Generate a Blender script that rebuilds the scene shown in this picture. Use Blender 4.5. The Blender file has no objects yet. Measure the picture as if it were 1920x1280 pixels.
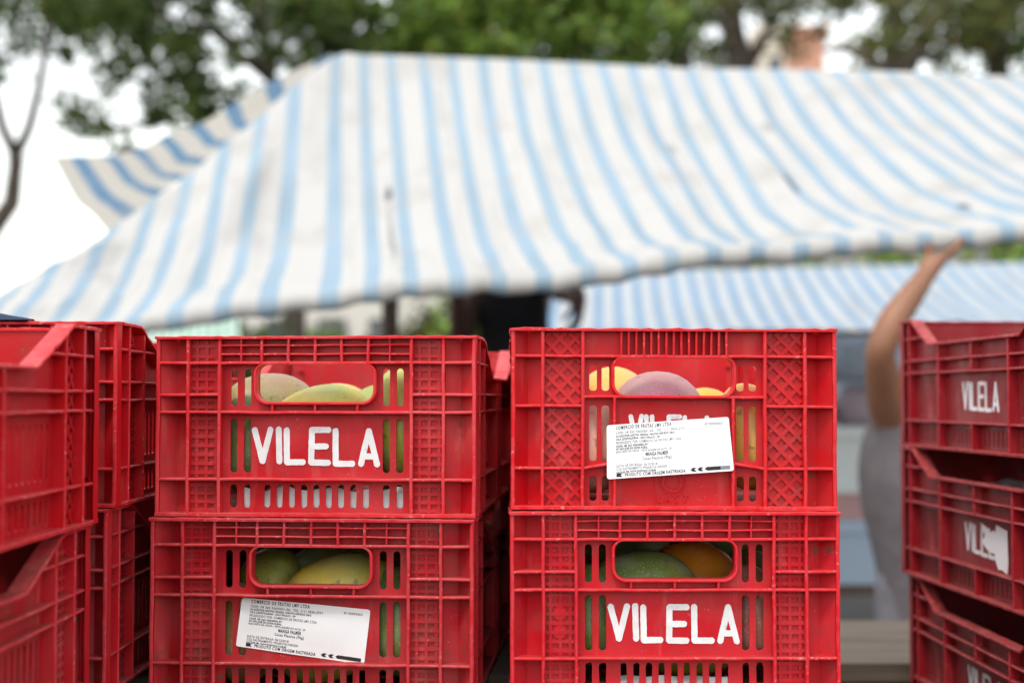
import bpy, bmesh, math, random
from mathutils import Vector, Matrix, noise
R = math.radians
random.seed(7)
S = bpy.context.scene
COL = S.collection

# ------------------------------------------------------------------ camera, sky, sun, exposure
FPX = 2667.0                      # focal length in photo pixels (50 mm on a 1920 px wide frame)
CZ = 1.39                         # camera height
PITCH = math.atan(105.0 / FPX)    # horizon sits 105 px under the image centre
cd = bpy.data.cameras.new('camera'); cam = bpy.data.objects.new('camera', cd); COL.objects.link(cam)
cd.sensor_width = 36.0; cd.lens = 36.0 * FPX / 1920.0
cd.clip_start = 0.05; cd.clip_end = 2000
cam.location = (0, 0, CZ); cam.rotation_euler = (math.pi / 2 + PITCH, 0, 0)
cd.dof.use_dof = True; cd.dof.focus_distance = 1.585; cd.dof.aperture_fstop = 2.8; cd.dof.aperture_blades = 0
S.camera = cam

SUN_EL, SUN_AZ = 60.0, 210.0      # degrees; azimuth clockwise from +Y: behind the camera, a little to the left
w = bpy.data.worlds.new('World'); S.world = w; w.use_nodes = True
nt = w.node_tree; bgn = nt.nodes['Background']
sky = nt.nodes.new('ShaderNodeTexSky'); sky.sky_type = 'NISHITA'; sky.sun_disc = False
sky.sun_elevation = R(SUN_EL); sky.sun_rotation = R(SUN_AZ)
sky.air_density = 2.0; sky.dust_density = 0.7; sky.ozone_density = 1.0
hsv = nt.nodes.new('ShaderNodeHueSaturation'); hsv.inputs['Saturation'].default_value = 0.22
nt.links.new(sky.outputs[0], hsv.inputs['Color']); nt.links.new(hsv.outputs[0], bgn.inputs[0])
bgn.inputs[1].default_value = 0.15
sd = bpy.data.lights.new('sun', 'SUN'); sun = bpy.data.objects.new('sun', sd); COL.objects.link(sun)
sd.energy = 0.85; sd.angle = R(12); sd.color = (1.0, 0.95, 0.88)
az = R(SUN_AZ); el = R(SUN_EL)
to_sun = Vector((math.sin(az) * math.cos(el), math.cos(az) * math.cos(el), math.sin(el)))
sun.rotation_euler = to_sun.to_track_quat('Z', 'Y').to_euler()
S.view_settings.view_transform = 'Standard'; S.view_settings.look = 'None'
S.view_settings.exposure = 1.05; S.view_settings.gamma = 1.0; S.view_settings.use_curve_mapping = False
S.cycles.max_bounces = 8; S.cycles.diffuse_bounces = 2; S.cycles.transparent_max_bounces = 8

# ------------------------------------------------------------------ helpers
CP, SP = math.cos(PITCH), math.sin(PITCH)
def at(px, py, d):
    """photo pixel + distance along +Y -> world point"""
    x = px - 960.0; u = 640.0 - py
    v = Vector((x, FPX * CP - u * SP, FPX * SP + u * CP))
    return Vector((0, 0, CZ)) + v * (d / v.y)

def link(name, data, parent=None, mats=()):
    o = bpy.data.objects.new(name, data); COL.objects.link(o)
    if parent: o.parent = parent
    return o
def mesh(name, verts, faces, mats=(), smooth=False, fm=None):
    m = bpy.data.meshes.new(name); m.from_pydata([tuple(v) for v in verts], [], faces)
    for k in (mats if isinstance(mats, (list, tuple)) else [mats]): m.materials.append(k)
    if fm: m.polygons.foreach_set('material_index', fm)
    if smooth: m.polygons.foreach_set('use_smooth', [True] * len(m.polygons))
    m.update(); return m
def tag(o, label, cat, group=None):
    o['label'] = label; o['category'] = cat
    if group: o['group'] = group
    return o
def kind(o, k): o['kind'] = k; return o
def empty(name, loc=(0, 0, 0), rz=0.0):
    o = bpy.data.objects.new(name, None); COL.objects.link(o); o.location = loc; o.rotation_euler = (0, 0, rz)
    o.empty_display_size = 0.05
    return o

class MB:
    def __init__(s): s.v = []; s.f = []; s.m = []
    def add(s, vs, fs, mi=0):
        b = len(s.v); s.v += [tuple(v) for v in vs]; s.f += [tuple(b + i for i in f) for f in fs]
        s.m += ([mi] * len(fs) if isinstance(mi, int) else mi)
    def box(s, x0, x1, y0, y1, z0, z1, mi=0):
        s.add([(x0,y0,z0),(x1,y0,z0),(x1,y1,z0),(x0,y1,z0),(x0,y0,z1),(x1,y0,z1),(x1,y1,z1),(x0,y1,z1)],
              [(0,3,2,1),(4,5,6,7),(0,1,5,4),(1,2,6,5),(2,3,7,6),(3,0,4,7)], mi)
    def prism_z(s, poly, z0, z1, mi=0):
        n = len(poly)
        s.add([(x, y, z0) for x, y in poly] + [(x, y, z1) for x, y in poly],
              [tuple(reversed(range(n))), tuple(range(n, 2*n))] + [(i, (i+1) % n, n + (i+1) % n, n + i) for i in range(n)], mi)
    def tube(s, pts, rad, n=8, mi=0):
        rings = []
        for i, p in enumerate(pts):
            p = Vector(p)
            t = (Vector(pts[min(i+1, len(pts)-1)]) - Vector(pts[max(i-1, 0)])).normalized()
            a = t.orthogonal().normalized() if i == 0 else (a - t * a.dot(t)).normalized()
            b = t.cross(a); r = rad[i] if isinstance(rad, (list, tuple)) else rad
            rings.append([p + (a * math.cos(2*math.pi*k/n) + b * math.sin(2*math.pi*k/n)) * r for k in range(n)])
        vs = [q for r_ in rings for q in r_]; fs = []
        for i in range(len(pts) - 1):
            for k in range(n):
                fs.append((i*n+k, i*n+(k+1) % n, (i+1)*n+(k+1) % n, (i+1)*n+k))
        fs.append(tuple(reversed(range(n)))); fs.append(tuple(range(len(vs)-n, len(vs))))
        s.add(vs, fs, mi)
    def mesh(s, name, mats, smooth=False): return mesh(name, s.v, s.f, mats, smooth, s.m)

# ------------------------------------------------------------------ materials
def mat(name, col=(0.5,0.5,0.5), rough=0.6, spec=0.4):
    m = bpy.data.materials.new(name); m.use_nodes = True
    b = m.node_tree.nodes['Principled BSDF']
    b.inputs['Base Color'].default_value = (*col, 1); b.inputs['Roughness'].default_value = rough
    b.inputs['Specular IOR Level'].default_value = spec
    return m
class NT:
    def __init__(s, m): s.t = m.node_tree; s.b = s.t.nodes['Principled BSDF']
    def n(s, typ, **kw):
        nd = s.t.nodes.new(typ)
        for k, v in kw.items():
            if k in nd.inputs: nd.inputs[k].default_value = v
            else: setattr(nd, k, v)
        return nd
    def l(s, a, b): s.t.links.new(a, b)
    def coord(s, which='Object'): return s.n('ShaderNodeTexCoord').outputs[which]
    def noise(s, scale, vec=None, detail=3.0, out='Fac'):
        nd = s.n('ShaderNodeTexNoise', Scale=scale, Detail=detail)
        if vec is not None: s.l(vec, nd.inputs['Vector'])
        return nd.outputs[out]
    def ramp(s, fac, a, b, lo=0.0, hi=1.0):
        nd = s.n('ShaderNodeMapRange'); nd.inputs['From Min'].default_value = a; nd.inputs['From Max'].default_value = b
        nd.inputs['To Min'].default_value = lo; nd.inputs['To Max'].default_value = hi
        s.l(fac, nd.inputs['Value']); return nd.outputs['Result']
    def math(s, op, a, b=None, c=None):
        nd = s.n('ShaderNodeMath', operation=op)
        for i, q in enumerate((a, b, c)):
            if q is None: continue
            if isinstance(q, (int, float)): nd.inputs[i].default_value = q
            else: s.l(q, nd.inputs[i])
        return nd.outputs[0]
    def mix(s, fac, a, b):
        nd = s.n('ShaderNodeMix', data_type='RGBA')
        for i, q in ((0, fac), (6, a), (7, b)):
            if isinstance(q, (int, float)): nd.inputs[i].default_value = q
            elif isinstance(q, tuple): nd.inputs[i].default_value = (*q, 1)
            else: s.l(q, nd.inputs[i])
        return nd.outputs[2]
    def bump(s, h, strength=0.3, dist=0.001):
        nd = s.n('ShaderNodeBump', Strength=strength, Distance=dist); s.l(h, nd.inputs['Height']); s.l(nd.outputs[0], s.b.inputs['Normal'])

def red_plastic(name, col, fade, dust, seed, worn=False):
    """moulded crate plastic: uneven fading, grey-brown dust on ledges, pale abrasion specks"""
    m = mat(name, col, 0.42, 0.24); q = NT(m)
    mp = q.n('ShaderNodeMapping'); mp.inputs['Location'].default_value = (seed * 3.1, seed * 1.7, seed)
    q.l(q.coord(), mp.inputs['Vector']); vec = mp.outputs[0]
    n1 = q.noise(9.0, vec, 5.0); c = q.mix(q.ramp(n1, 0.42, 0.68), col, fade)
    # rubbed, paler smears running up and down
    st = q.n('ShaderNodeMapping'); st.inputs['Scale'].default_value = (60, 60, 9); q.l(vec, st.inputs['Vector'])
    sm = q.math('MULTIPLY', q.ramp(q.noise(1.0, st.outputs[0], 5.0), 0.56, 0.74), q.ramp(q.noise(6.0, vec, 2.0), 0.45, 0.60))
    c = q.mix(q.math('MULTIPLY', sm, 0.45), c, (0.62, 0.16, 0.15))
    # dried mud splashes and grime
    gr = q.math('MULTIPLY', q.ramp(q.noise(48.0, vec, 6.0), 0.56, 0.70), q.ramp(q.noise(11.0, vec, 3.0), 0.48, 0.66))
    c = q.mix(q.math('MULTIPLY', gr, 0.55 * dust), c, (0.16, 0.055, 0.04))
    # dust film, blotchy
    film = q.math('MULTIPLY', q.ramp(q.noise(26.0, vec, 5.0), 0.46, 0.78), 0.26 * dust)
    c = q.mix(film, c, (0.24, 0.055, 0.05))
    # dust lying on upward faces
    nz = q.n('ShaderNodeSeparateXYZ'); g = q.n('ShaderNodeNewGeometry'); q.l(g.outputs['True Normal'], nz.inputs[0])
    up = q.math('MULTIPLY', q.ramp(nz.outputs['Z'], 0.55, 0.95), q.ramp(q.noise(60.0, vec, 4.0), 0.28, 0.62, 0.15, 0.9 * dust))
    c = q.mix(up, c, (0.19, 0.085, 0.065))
    # pale specks and nicks
    sp = q.ramp(q.noise(420.0, vec, 2.0), 0.70, 0.76)
    sp = q.math('MULTIPLY', sp, q.ramp(q.noise(18.0, vec, 2.0), 0.45, 0.65))
    c = q.mix(q.math('MULTIPLY', sp, 0.75), c, (0.75, 0.36, 0.32))
    if worn:
        wn = q.ramp(q.noise(70.0, vec, 5.0), 0.36, 0.62)
        c = q.mix(q.math('MULTIPLY', wn, 0.26), c, (0.70, 0.11, 0.12))
        nk = q.math('MULTIPLY', q.ramp(q.noise(260.0, vec, 3.0), 0.60, 0.66), q.ramp(q.noise(22.0, vec, 2.0), 0.48, 0.60))
        c = q.mix(q.math('MULTIPLY', nk, 0.5), c, (0.74, 0.34, 0.31))
    q.l(c, q.b.inputs['Base Color'])
    q.l(q.ramp(q.noise(30.0, vec, 3.0), 0.3, 0.7, 0.33, 0.56), q.b.inputs['Roughness'])
    q.bump(q.noise(160.0, vec, 4.0), 0.25, 0.0006)
    return m
REDS = []
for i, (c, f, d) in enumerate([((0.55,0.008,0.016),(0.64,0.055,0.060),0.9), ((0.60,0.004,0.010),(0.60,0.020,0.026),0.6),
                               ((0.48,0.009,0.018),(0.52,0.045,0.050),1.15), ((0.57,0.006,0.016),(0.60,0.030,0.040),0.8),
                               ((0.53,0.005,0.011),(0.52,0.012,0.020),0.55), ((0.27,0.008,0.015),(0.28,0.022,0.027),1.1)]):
    cl = (min(c[0] * 1.10, 0.64), c[1], c[2])      # ribs cleaner and lifted, recesses grimier and darkened as painted shade, for relief
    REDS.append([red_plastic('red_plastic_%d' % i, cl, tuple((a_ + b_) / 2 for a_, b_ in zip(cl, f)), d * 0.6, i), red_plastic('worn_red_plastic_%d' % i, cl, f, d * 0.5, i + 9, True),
                 red_plastic('grimy_shaded_red_plastic_%d' % i, tuple(k_ * 0.86 for k_ in c), tuple(k_ * 0.9 for k_ in f), d * 1.7 + 0.25, i + 20)])

def paint_white():
    m = mat('white_paint', (0.80,0.80,0.80), 0.55); q = NT(m)
    n = q.math('MULTIPLY', q.ramp(q.noise(150.0, q.coord(), 5.0), 0.56, 0.66), q.ramp(q.noise(35.0, q.coord(), 2.0), 0.50, 0.62)); c = q.mix(q.math('MULTIPLY', n, 0.75), q.mix(q.ramp(q.noise(60.0, q.coord(), 3.0), 0.4, 0.7), (0.78,0.78,0.78), (0.68,0.67,0.67)), (0.50,0.25,0.25))
    q.l(c, q.b.inputs['Base Color']); q.bump(q.noise(220.0, q.coord()), 0.3, 0.0004); return m
WHITE_PAINT = paint_white()
def paper(name, stain):
    m = mat(name, (0.84,0.84,0.84), 0.5); q = NT(m)
    n = q.ramp(q.noise(22.0, q.coord(), 4.0), 0.60, 0.72); c = q.mix(q.math('MULTIPLY', n, stain), (0.85,0.85,0.85), (0.66,0.58,0.48))
    q.l(c, q.b.inputs['Base Color']); q.bump(q.noise(45.0, q.coord(), 3.0), 0.35, 0.002); return m
PAPER = paper('label_paper', 0.35); OLD_PAPER = paper('torn_paper', 0.9)
INK = mat('black_ink', (0.02,0.02,0.025), 0.6)
FADED_INK = mat('worn_ink', (0.24,0.24,0.25), 0.7)
WRAP = mat('white_wrapping', (0.86,0.85,0.83), 0.7); q = NT(WRAP); q.bump(q.noise(60.0, q.coord(), 4.0), 0.5, 0.003)

def mango_mat(name, base, side, blush, seed, bloom=0.25):
    m = mat(name, base, 0.42, 0.4); q = NT(m)
    mp = q.n('ShaderNodeMapping'); mp.inputs['Location'].default_value = (seed, seed * 0.7, seed * 1.9); q.l(q.coord(), mp.inputs['Vector']); v = mp.outputs[0]
    c = q.mix(q.ramp(q.noise(13.0, v, 2.0), 0.38, 0.62), base, side)
    sz = q.n('ShaderNodeSeparateXYZ'); q.l(q.coord(), sz.inputs[0])
    bl = q.math('ADD', q.math('MULTIPLY', sz.outputs['Z'], 14.0), q.math('MULTIPLY', q.math('SUBTRACT', q.noise(17.0, v, 3.0), 0.5), 2.2))
    c = q.mix(q.ramp(bl, -0.1, 0.75), c, blush)
    vo = q.n('ShaderNodeTexVoronoi', Scale=330.0); q.l(v, vo.inputs['Vector'])
    c = q.mix(q.ramp(vo.outputs['Distance'], 0.16, 0.30, 0.30, 0.0), c, (0.66,0.60,0.36))
    bk = q.math('MULTIPLY', q.ramp(q.noise(85.0, v, 4.0), 0.62, 0.68), 0.6); c = q.mix(bk, c, (0.09,0.065,0.03))
    c = q.mix(q.ramp(q.noise(34.0, v, 4.0), 0.35, 0.65, 0.0, 0.35), c, side)
    c = q.mix(q.math('MULTIPLY', q.ramp(q.noise(30.0, v, 4.0), 0.45, 0.7), bloom), c, (0.62,0.64,0.58))
    q.l(c, q.b.inputs['Base Color']); q.bump(q.noise(300.0, v), 0.15, 0.0006); return m
MANGO = {'green': mango_mat('mango_green', (0.26,0.30,0.025), (0.38,0.36,0.03), (0.26,0.35,0.12), 1.0, 0.15),
         'dark': mango_mat('mango_dark_green', (0.07,0.13,0.025), (0.16,0.17,0.03), (0.11,0.17,0.05), 2.0, 0.15),
         'yellow': mango_mat('mango_yellow', (0.68,0.46,0.035), (0.46,0.40,0.05), (0.25,0.31,0.09), 3.0, 0.12),
         'orange': mango_mat('mango_orange', (0.78,0.30,0.02), (0.74,0.38,0.05), (0.74,0.42,0.10), 4.0, 0.12),
         'pink': mango_mat('mango_pink', (0.28,0.32,0.05), (0.32,0.24,0.09), (0.34,0.19,0.14), 5.0, 0.06),
         'purple': mango_mat('mango_purple', (0.46,0.11,0.19), (0.38,0.10,0.19), (0.44,0.24,0.17), 6.0, 0.14),
         'deep': mango_mat('mango_deep_orange', (0.80,0.24,0.008), (0.72,0.28,0.012), (0.80,0.26,0.012), 9.0, 0.05),
         'rose': mango_mat('mango_rose', (0.72,0.40,0.28), (0.68,0.30,0.22), (0.74,0.48,0.34), 8.0, 0.15),
         'red': mango_mat('mango_red', (0.30,0.07,0.05), (0.34,0.16,0.05), (0.24,0.05,0.05), 7.0, 0.15)}

def stripes(name, white, blue, half=0.188, stains=(), dirt=0.45):
    m = mat(name, white, 0.7, 0.2); q = NT(m)
    sx = q.n('ShaderNodeSeparateXYZ'); uv = q.n('ShaderNodeUVMap'); q.l(uv.outputs[0], sx.inputs[0])
    f = q.math('ABSOLUTE', q.math('SUBTRACT', q.math('FRACT', q.math('ADD', sx.outputs['X'], 0.5)), 0.5))
    ob = q.coord('Object')
    c = q.mix(q.ramp(f, half - 0.02, half + 0.02), q.mix(q.ramp(q.noise(2.5, ob), 0.35, 0.65), blue, tuple(min(0.8, k * 1.12) for k in blue)), white)
    c = q.mix(q.math('MULTIPLY', q.ramp(q.noise(5.0, ob, 5.0), 0.52, 0.75), dirt), c, (0.36,0.33,0.29))
    for (u, v, ru, rv, a) in stains:
        d = q.math('ADD', q.math('POWER', q.math('DIVIDE', q.math('SUBTRACT', sx.outputs['X'], u), ru), 2.0),
                   q.math('POWER', q.math('DIVIDE', q.math('SUBTRACT', sx.outputs['Y'], v), rv), 2.0))
        d = q.math('ADD', d, q.math('MULTIPLY', q.noise(30.0, ob), 0.8))
        c = q.mix(q.ramp(d, 0.5, 1.5, a, 0.0), c, (0.035,0.05,0.07))
    q.l(c, q.b.inputs['Base Color'])
    tr = q.n('ShaderNodeBsdfTranslucent'); q.l(c, tr.inputs['Color'])
    mx = q.n('ShaderNodeMixShader'); mx.inputs[0].default_value = 0.22
    out = q.t.nodes['Material Output']; q.l(q.b.outputs[0], mx.inputs[1]); q.l(tr.outputs[0], mx.inputs[2]); q.l(mx.outputs[0], out.inputs['Surface'])
    return m
TARP = stripes('blue_striped_cloth', (0.545,0.53,0.505), (0.29,0.385,0.465),
               stains=[(0.62,0.40,0.13,0.03,0.9),(0.60,0.60,0.08,0.20,0.60),(11.95,0.46,0.12,0.045,0.9),(15.2,0.74,0.2,0.03,0.85),(9.3,0.31,0.2,0.02,0.35),(12.6,0.27,0.25,0.02,0.35)])
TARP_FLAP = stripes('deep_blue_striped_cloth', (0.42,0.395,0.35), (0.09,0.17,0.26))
TARP_FAR = stripes('bright_blue_striped_cloth', (0.50,0.52,0.53), (0.19,0.31,0.45), 0.20)
TARP_GREEN = stripes('green_striped_cloth', (0.70,0.74,0.70), (0.22,0.48,0.32), 0.25)

def wood_mat(name, a, b):
    m = mat(name, a, 0.8); q = NT(m); mp = q.n('ShaderNodeMapping'); mp.inputs['Scale'].default_value = (3, 40, 40)
    q.l(q.coord(), mp.inputs['Vector']); n = q.noise(1.0, mp.outputs[0], 6.0)
    q.l(q.mix(q.ramp(n, 0.3, 0.7), a, b), q.b.inputs['Base Color']); q.bump(n, 0.4, 0.002); return m
WOOD = wood_mat('weathered_wood', (0.155,0.12,0.09), (0.08,0.06,0.045))
DARK_WOOD = wood_mat('dark_wood', (0.12,0.075,0.045), (0.05,0.035,0.025))
def bark_mat(name, a, b):
    m = mat(name, a, 0.9); q = NT(m); n = q.noise(14.0, q.coord(), 6.0); q.l(q.mix(q.ramp(n, 0.35, 0.65), a, b), q.b.inputs['Base Color']); q.bump(n, 0.6, 0.02); return m
BARK = bark_mat('bark', (0.11,0.085,0.065), (0.05,0.04,0.032))
BARK_PALE = bark_mat('pale_bark', (0.22,0.18,0.14), (0.10,0.08,0.06))
def leaf_mat(name, dark, light, yellow):
    m = mat(name, dark, 0.5, 0.4); q = NT(m); g = q.n('ShaderNodeNewGeometry'); r = g.outputs['Random Per Island']
    c = q.mix(q.ramp(r, 0.2, 0.9), dark, light); c = q.mix(q.ramp(r, 0.955, 0.965), c, yellow)
    q.l(c, q.b.inputs['Base Color'])
    tr = q.n('ShaderNodeBsdfTranslucent'); q.l(c, tr.inputs['Color']); mx = q.n('ShaderNodeMixShader'); mx.inputs[0].default_value = 0.3
    q.l(q.b.outputs[0], mx.inputs[1]); q.l(tr.outputs[0], mx.inputs[2]); q.l(mx.outputs[0], q.t.nodes['Material Output'].inputs['Surface'])
    return m
LEAF_DARK = leaf_mat('dark_leaf', (0.050,0.090,0.016), (0.14,0.20,0.036), (0.12,0.10,0.02))
LEAF_MID = leaf_mat('mid_leaf', (0.10,0.17,0.025), (0.25,0.38,0.06), (0.30,0.24,0.03))
LEAF_OLIVE = leaf_mat('olive_leaf', (0.080,0.095,0.024), (0.17,0.19,0.045), (0.20,0.14,0.03))

# ------------------------------------------------------------------ ground
gm = mat('asphalt', (0.055,0.053,0.05), 0.9); q = NT(gm); n = q.noise(1.3, q.coord(), 8.0)
q.l(q.mix(q.ramp(n, 0.3, 0.7), (0.045,0.044,0.042), (0.075,0.070,0.064)), q.b.inputs['Base Color']); q.bump(q.noise(90.0, q.coord()), 0.4, 0.01)
kind(link('ground', mesh('ground', [(-300,-100,0),(300,-100,0),(300,600,0),(-300,600,0)], [(0,1,2,3)], gm)), 'structure')

# ------------------------------------------------------------------ crate building blocks
W, H, L = 0.36, 0.20, 0.60
def panel(outer, holes, y0, th):
    """flat sheet with holes in the x-z plane; returns verts, faces (via a filled 2D curve)"""
    cu = bpy.data.curves.new('tmp', 'CURVE'); cu.dimensions = '2D'; cu.fill_mode = 'BOTH'; cu.extrude = th / 2
    for poly in [outer] + holes:
        sp = cu.splines.new('POLY'); sp.points.add(len(poly) - 1); sp.use_cyclic_u = True
        for p, (a, b) in zip(sp.points, poly): p.co = (a, b, 0, 1)
    o = bpy.data.objects.new('tmp', cu); COL.objects.link(o)
    dg = bpy.context.evaluated_depsgraph_get(); m = bpy.data.meshes.new_from_object(o.evaluated_get(dg))
    bm = bmesh.new(); bm.from_mesh(m); bmesh.ops.remove_doubles(bm, verts=bm.verts, dist=1e-6)
    bmesh.ops.recalc_face_normals(bm, faces=bm.faces)
    bm.verts.index_update()
    vs = [(v.co.x, y0 + th / 2 + v.co.z, v.co.y) for v in bm.verts]
    fs = [tuple(reversed([v.index for v in f.verts])) for f in bm.faces]
    bm.free(); bpy.data.objects.remove(o); bpy.data.curves.remove(cu); bpy.data.meshes.remove(m)
    return vs, fs
def rrect(x0, x1, z0, z1, r, n=5, rt=None):
    rt = r if rt is None else rt; pts = []
    for (cx, cz, a, rr) in ((x1-r, z0+r, -90, r), (x1-rt, z1-rt, 0, rt), (x0+rt, z1-rt, 90, rt), (x0+r, z0+r, 180, r)):
        for k in range(n + 1):
            t = R(a + 90.0 * k / n); pts.append((cx + rr * math.cos(t), cz + rr * math.sin(t)))
    return pts
def slot(xc, w_, top, bot, jag=0.0):
    """slot by mm from the crate top"""
    p = rrect(xc - w_/2, xc + w_/2, H - bot, H - top, w_ * 0.49, 4)
    if jag: p = [(x + random.uniform(-jag, jag) * 0.4, z + random.uniform(-jag, jag)) for x, z in p]
    return p
rr_ = random.Random(3)
def rib_mesh(axis, a0, a1, c, t, y0, y1, jit=0.0004, seg=None, ch=0.0011):
    """moulded rib: loft with chamfered front edges, a little wavy. axis x or z, at height / offset c"""
    n = seg or max(1, int((a1 - a0) / 0.02)); vs = []; fs = []; fm = []
    prof = [(y1, -t/2), (y0 + ch, -t/2), (y0, -t/2 + ch), (y0, t/2 - ch), (y0 + ch, t/2), (y1, t/2)]
    for i in range(n + 1):
        a = a0 + (a1 - a0) * i / n; dc = rr_.uniform(-jit, jit); dy = rr_.uniform(-jit, jit) * 0.6
        for (y, o) in prof:
            yy = y + (dy if y < y1 else 0)
            vs.append((a, yy, c + o + dc) if axis == 'x' else (c + o + dc, yy, a))
    for i in range(n):
        for k in range(5):
            q_ = (i*6+k, i*6+k+1, (i+1)*6+k+1, (i+1)*6+k)
            fs.append(q_ if axis == 'z' else tuple(reversed(q_))); fm.append(1 if k in (1, 2, 3) else 0)
    e0 = tuple(range(6)); e1 = tuple(range(n*6, n*6+6))
    fs.append(tuple(reversed(e0)) if axis == 'z' else e0); fs.append(e1 if axis == 'z' else tuple(reversed(e1))); fm += [0, 0]
    return vs, fs, fm
class Parts(list):
    """list of (name, verts, faces, face materials, material kind)"""
    def rib(s, axis, a0, a1, c, t, y0, y1, **kw): s.append(('rib',) + rib_mesh(axis, a0, a1, c, t, y0, y1, **kw) + ('red',))
    def raw(s, name, vs, fs, mk='red', fm=None): s.append((name, vs, fs, fm or [0] * len(fs), mk))
YP = 0.0130        # panel depth behind the rib fronts
def square_lattice(x0, x1, z0, z1, y):
    b = MB(); bw = 0.0019
    n = 3; p = (x1 - x0) / n
    for i in range(n):
        x = x0 + p * (i + 0.5) + 0.001; b.box(x - bw, x + bw, y - 0.0022, y + 0.001, z0, z1)
    nz = max(1, round((z1 - z0) / 0.0102)); pz = (z1 - z0) / nz
    for i in range(nz):
        z = z0 + pz * (i + 0.5); b.box(x0, x1, y - 0.0026, y + 0.001, z - bw, z + bw)
    return b.v, b.f
def diamond_lattice(x0, x1, z0, z1, y, p=0.0172):
    b = MB(); bw = 0.0021
    for sgn, dep in ((1, 0.0027), (-1, 0.0032)):
        k = -40
        while k < 40:
            # line z = z0 + sgn*(x-x0) + k*p clipped to the cell
            pts = []
            off = k * p
            for x in (x0, x1):
                z = z0 + sgn * (x - x0) + off
                pts.append((x, z))
            (xa, za), (xb, zb) = pts
            t0, t1 = 0.0, 1.0; dz = zb - za
            for lim, side in ((z0, 1), (z1, -1)):
                fa = (za - lim) * side; fb = (zb - lim) * side
                if fa < 0 and fb < 0: t0 = 2
                elif fa < 0: t0 = max(t0, fa / (fa - fb))
                elif fb < 0: t1 = min(t1, fa / (fa - fb))
            if t1 - t0 > 0.06:
                A = Vector((xa + (xb-xa)*t0, za + dz*t0)); B = Vector((xa + (xb-xa)*t1, za + dz*t1))
                d = (B - A).normalized(); nn = Vector((-d.y, d.x)) * bw
                ps = [A - nn, B - nn, B + nn, A + nn]; 
                f_, k_ = y - dep, y + 0.001
                b.add([(p_.x, f_, p_.y) for p_ in ps] + [(p_.x, k_, p_.y) for p_ in ps],
                      [(0,1,2,3),(4,7,6,5),(0,4,5,1),(1,5,6,2),(2,6,7,3),(3,7,4,0)])
            k += 1
    return b.v, b.f
def rim_strip(prof, y0, y1, th, burr=0.0005):
    """lip along a top profile [(s, z)], th thick downward, from depth y0 to y1"""
    pts = []
    for (a, b) in zip(prof[:-1], prof[1:]):
        n = max(1, int(math.dist(a, b) / 0.008))
        for i in range(n): pts.append((a[0] + (b[0]-a[0])*i/n, a[1] + (b[1]-a[1])*i/n))
    pts.append(prof[-1]); vs = []; fs = []; fm = []
    for i, (s_, z) in enumerate(pts):
        e = rr_.uniform(-burr, burr); e2 = rr_.uniform(-burr, burr) * 1.3
        c = 0.0008
        for (y, zz) in ((y1, z - th), (y0 + e2, z - th), (y0 - 0.0002 + e2, z - c + e), (y0 + c + e2, z + e), (y1 - c, z + e * 0.6), (y1, z - c)):
            vs.append((s_, y, zz))
    for i in range(len(pts) - 1):
        for k in range(6):
            fs.append(tuple(reversed((i*6+k, i*6+(k+1) % 6, (i+1)*6+(k+1) % 6, (i+1)*6+k)))); fm.append(1 if k in (1, 2, 3) else 0)
    fs.append(tuple(range(6))); fs.append(tuple(reversed(range((len(pts)-1)*6, len(pts)*6)))); fm += [0, 0]
    return vs, fs, fm
def mmz(t): return H - t / 1000.0
XR1, XR2 = 0.1436, 0.108

def corner_fold(P, sgn, x_in):
    b = MB(); t = 0.0025
    pl = [(x_in, YP), (0.161, 0.0205), (0.1775, 0.004), (0.1775, 0.004 + t * 1.5), (0.161, 0.0205 + t), (x_in, YP + t)]
    if sgn < 0: pl = [(-x, y) for x, y in reversed(pl)]
    b.prism_z(pl, 0.001, H - 0.003); P.raw('corner_fold', b.v, b.f)

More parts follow.
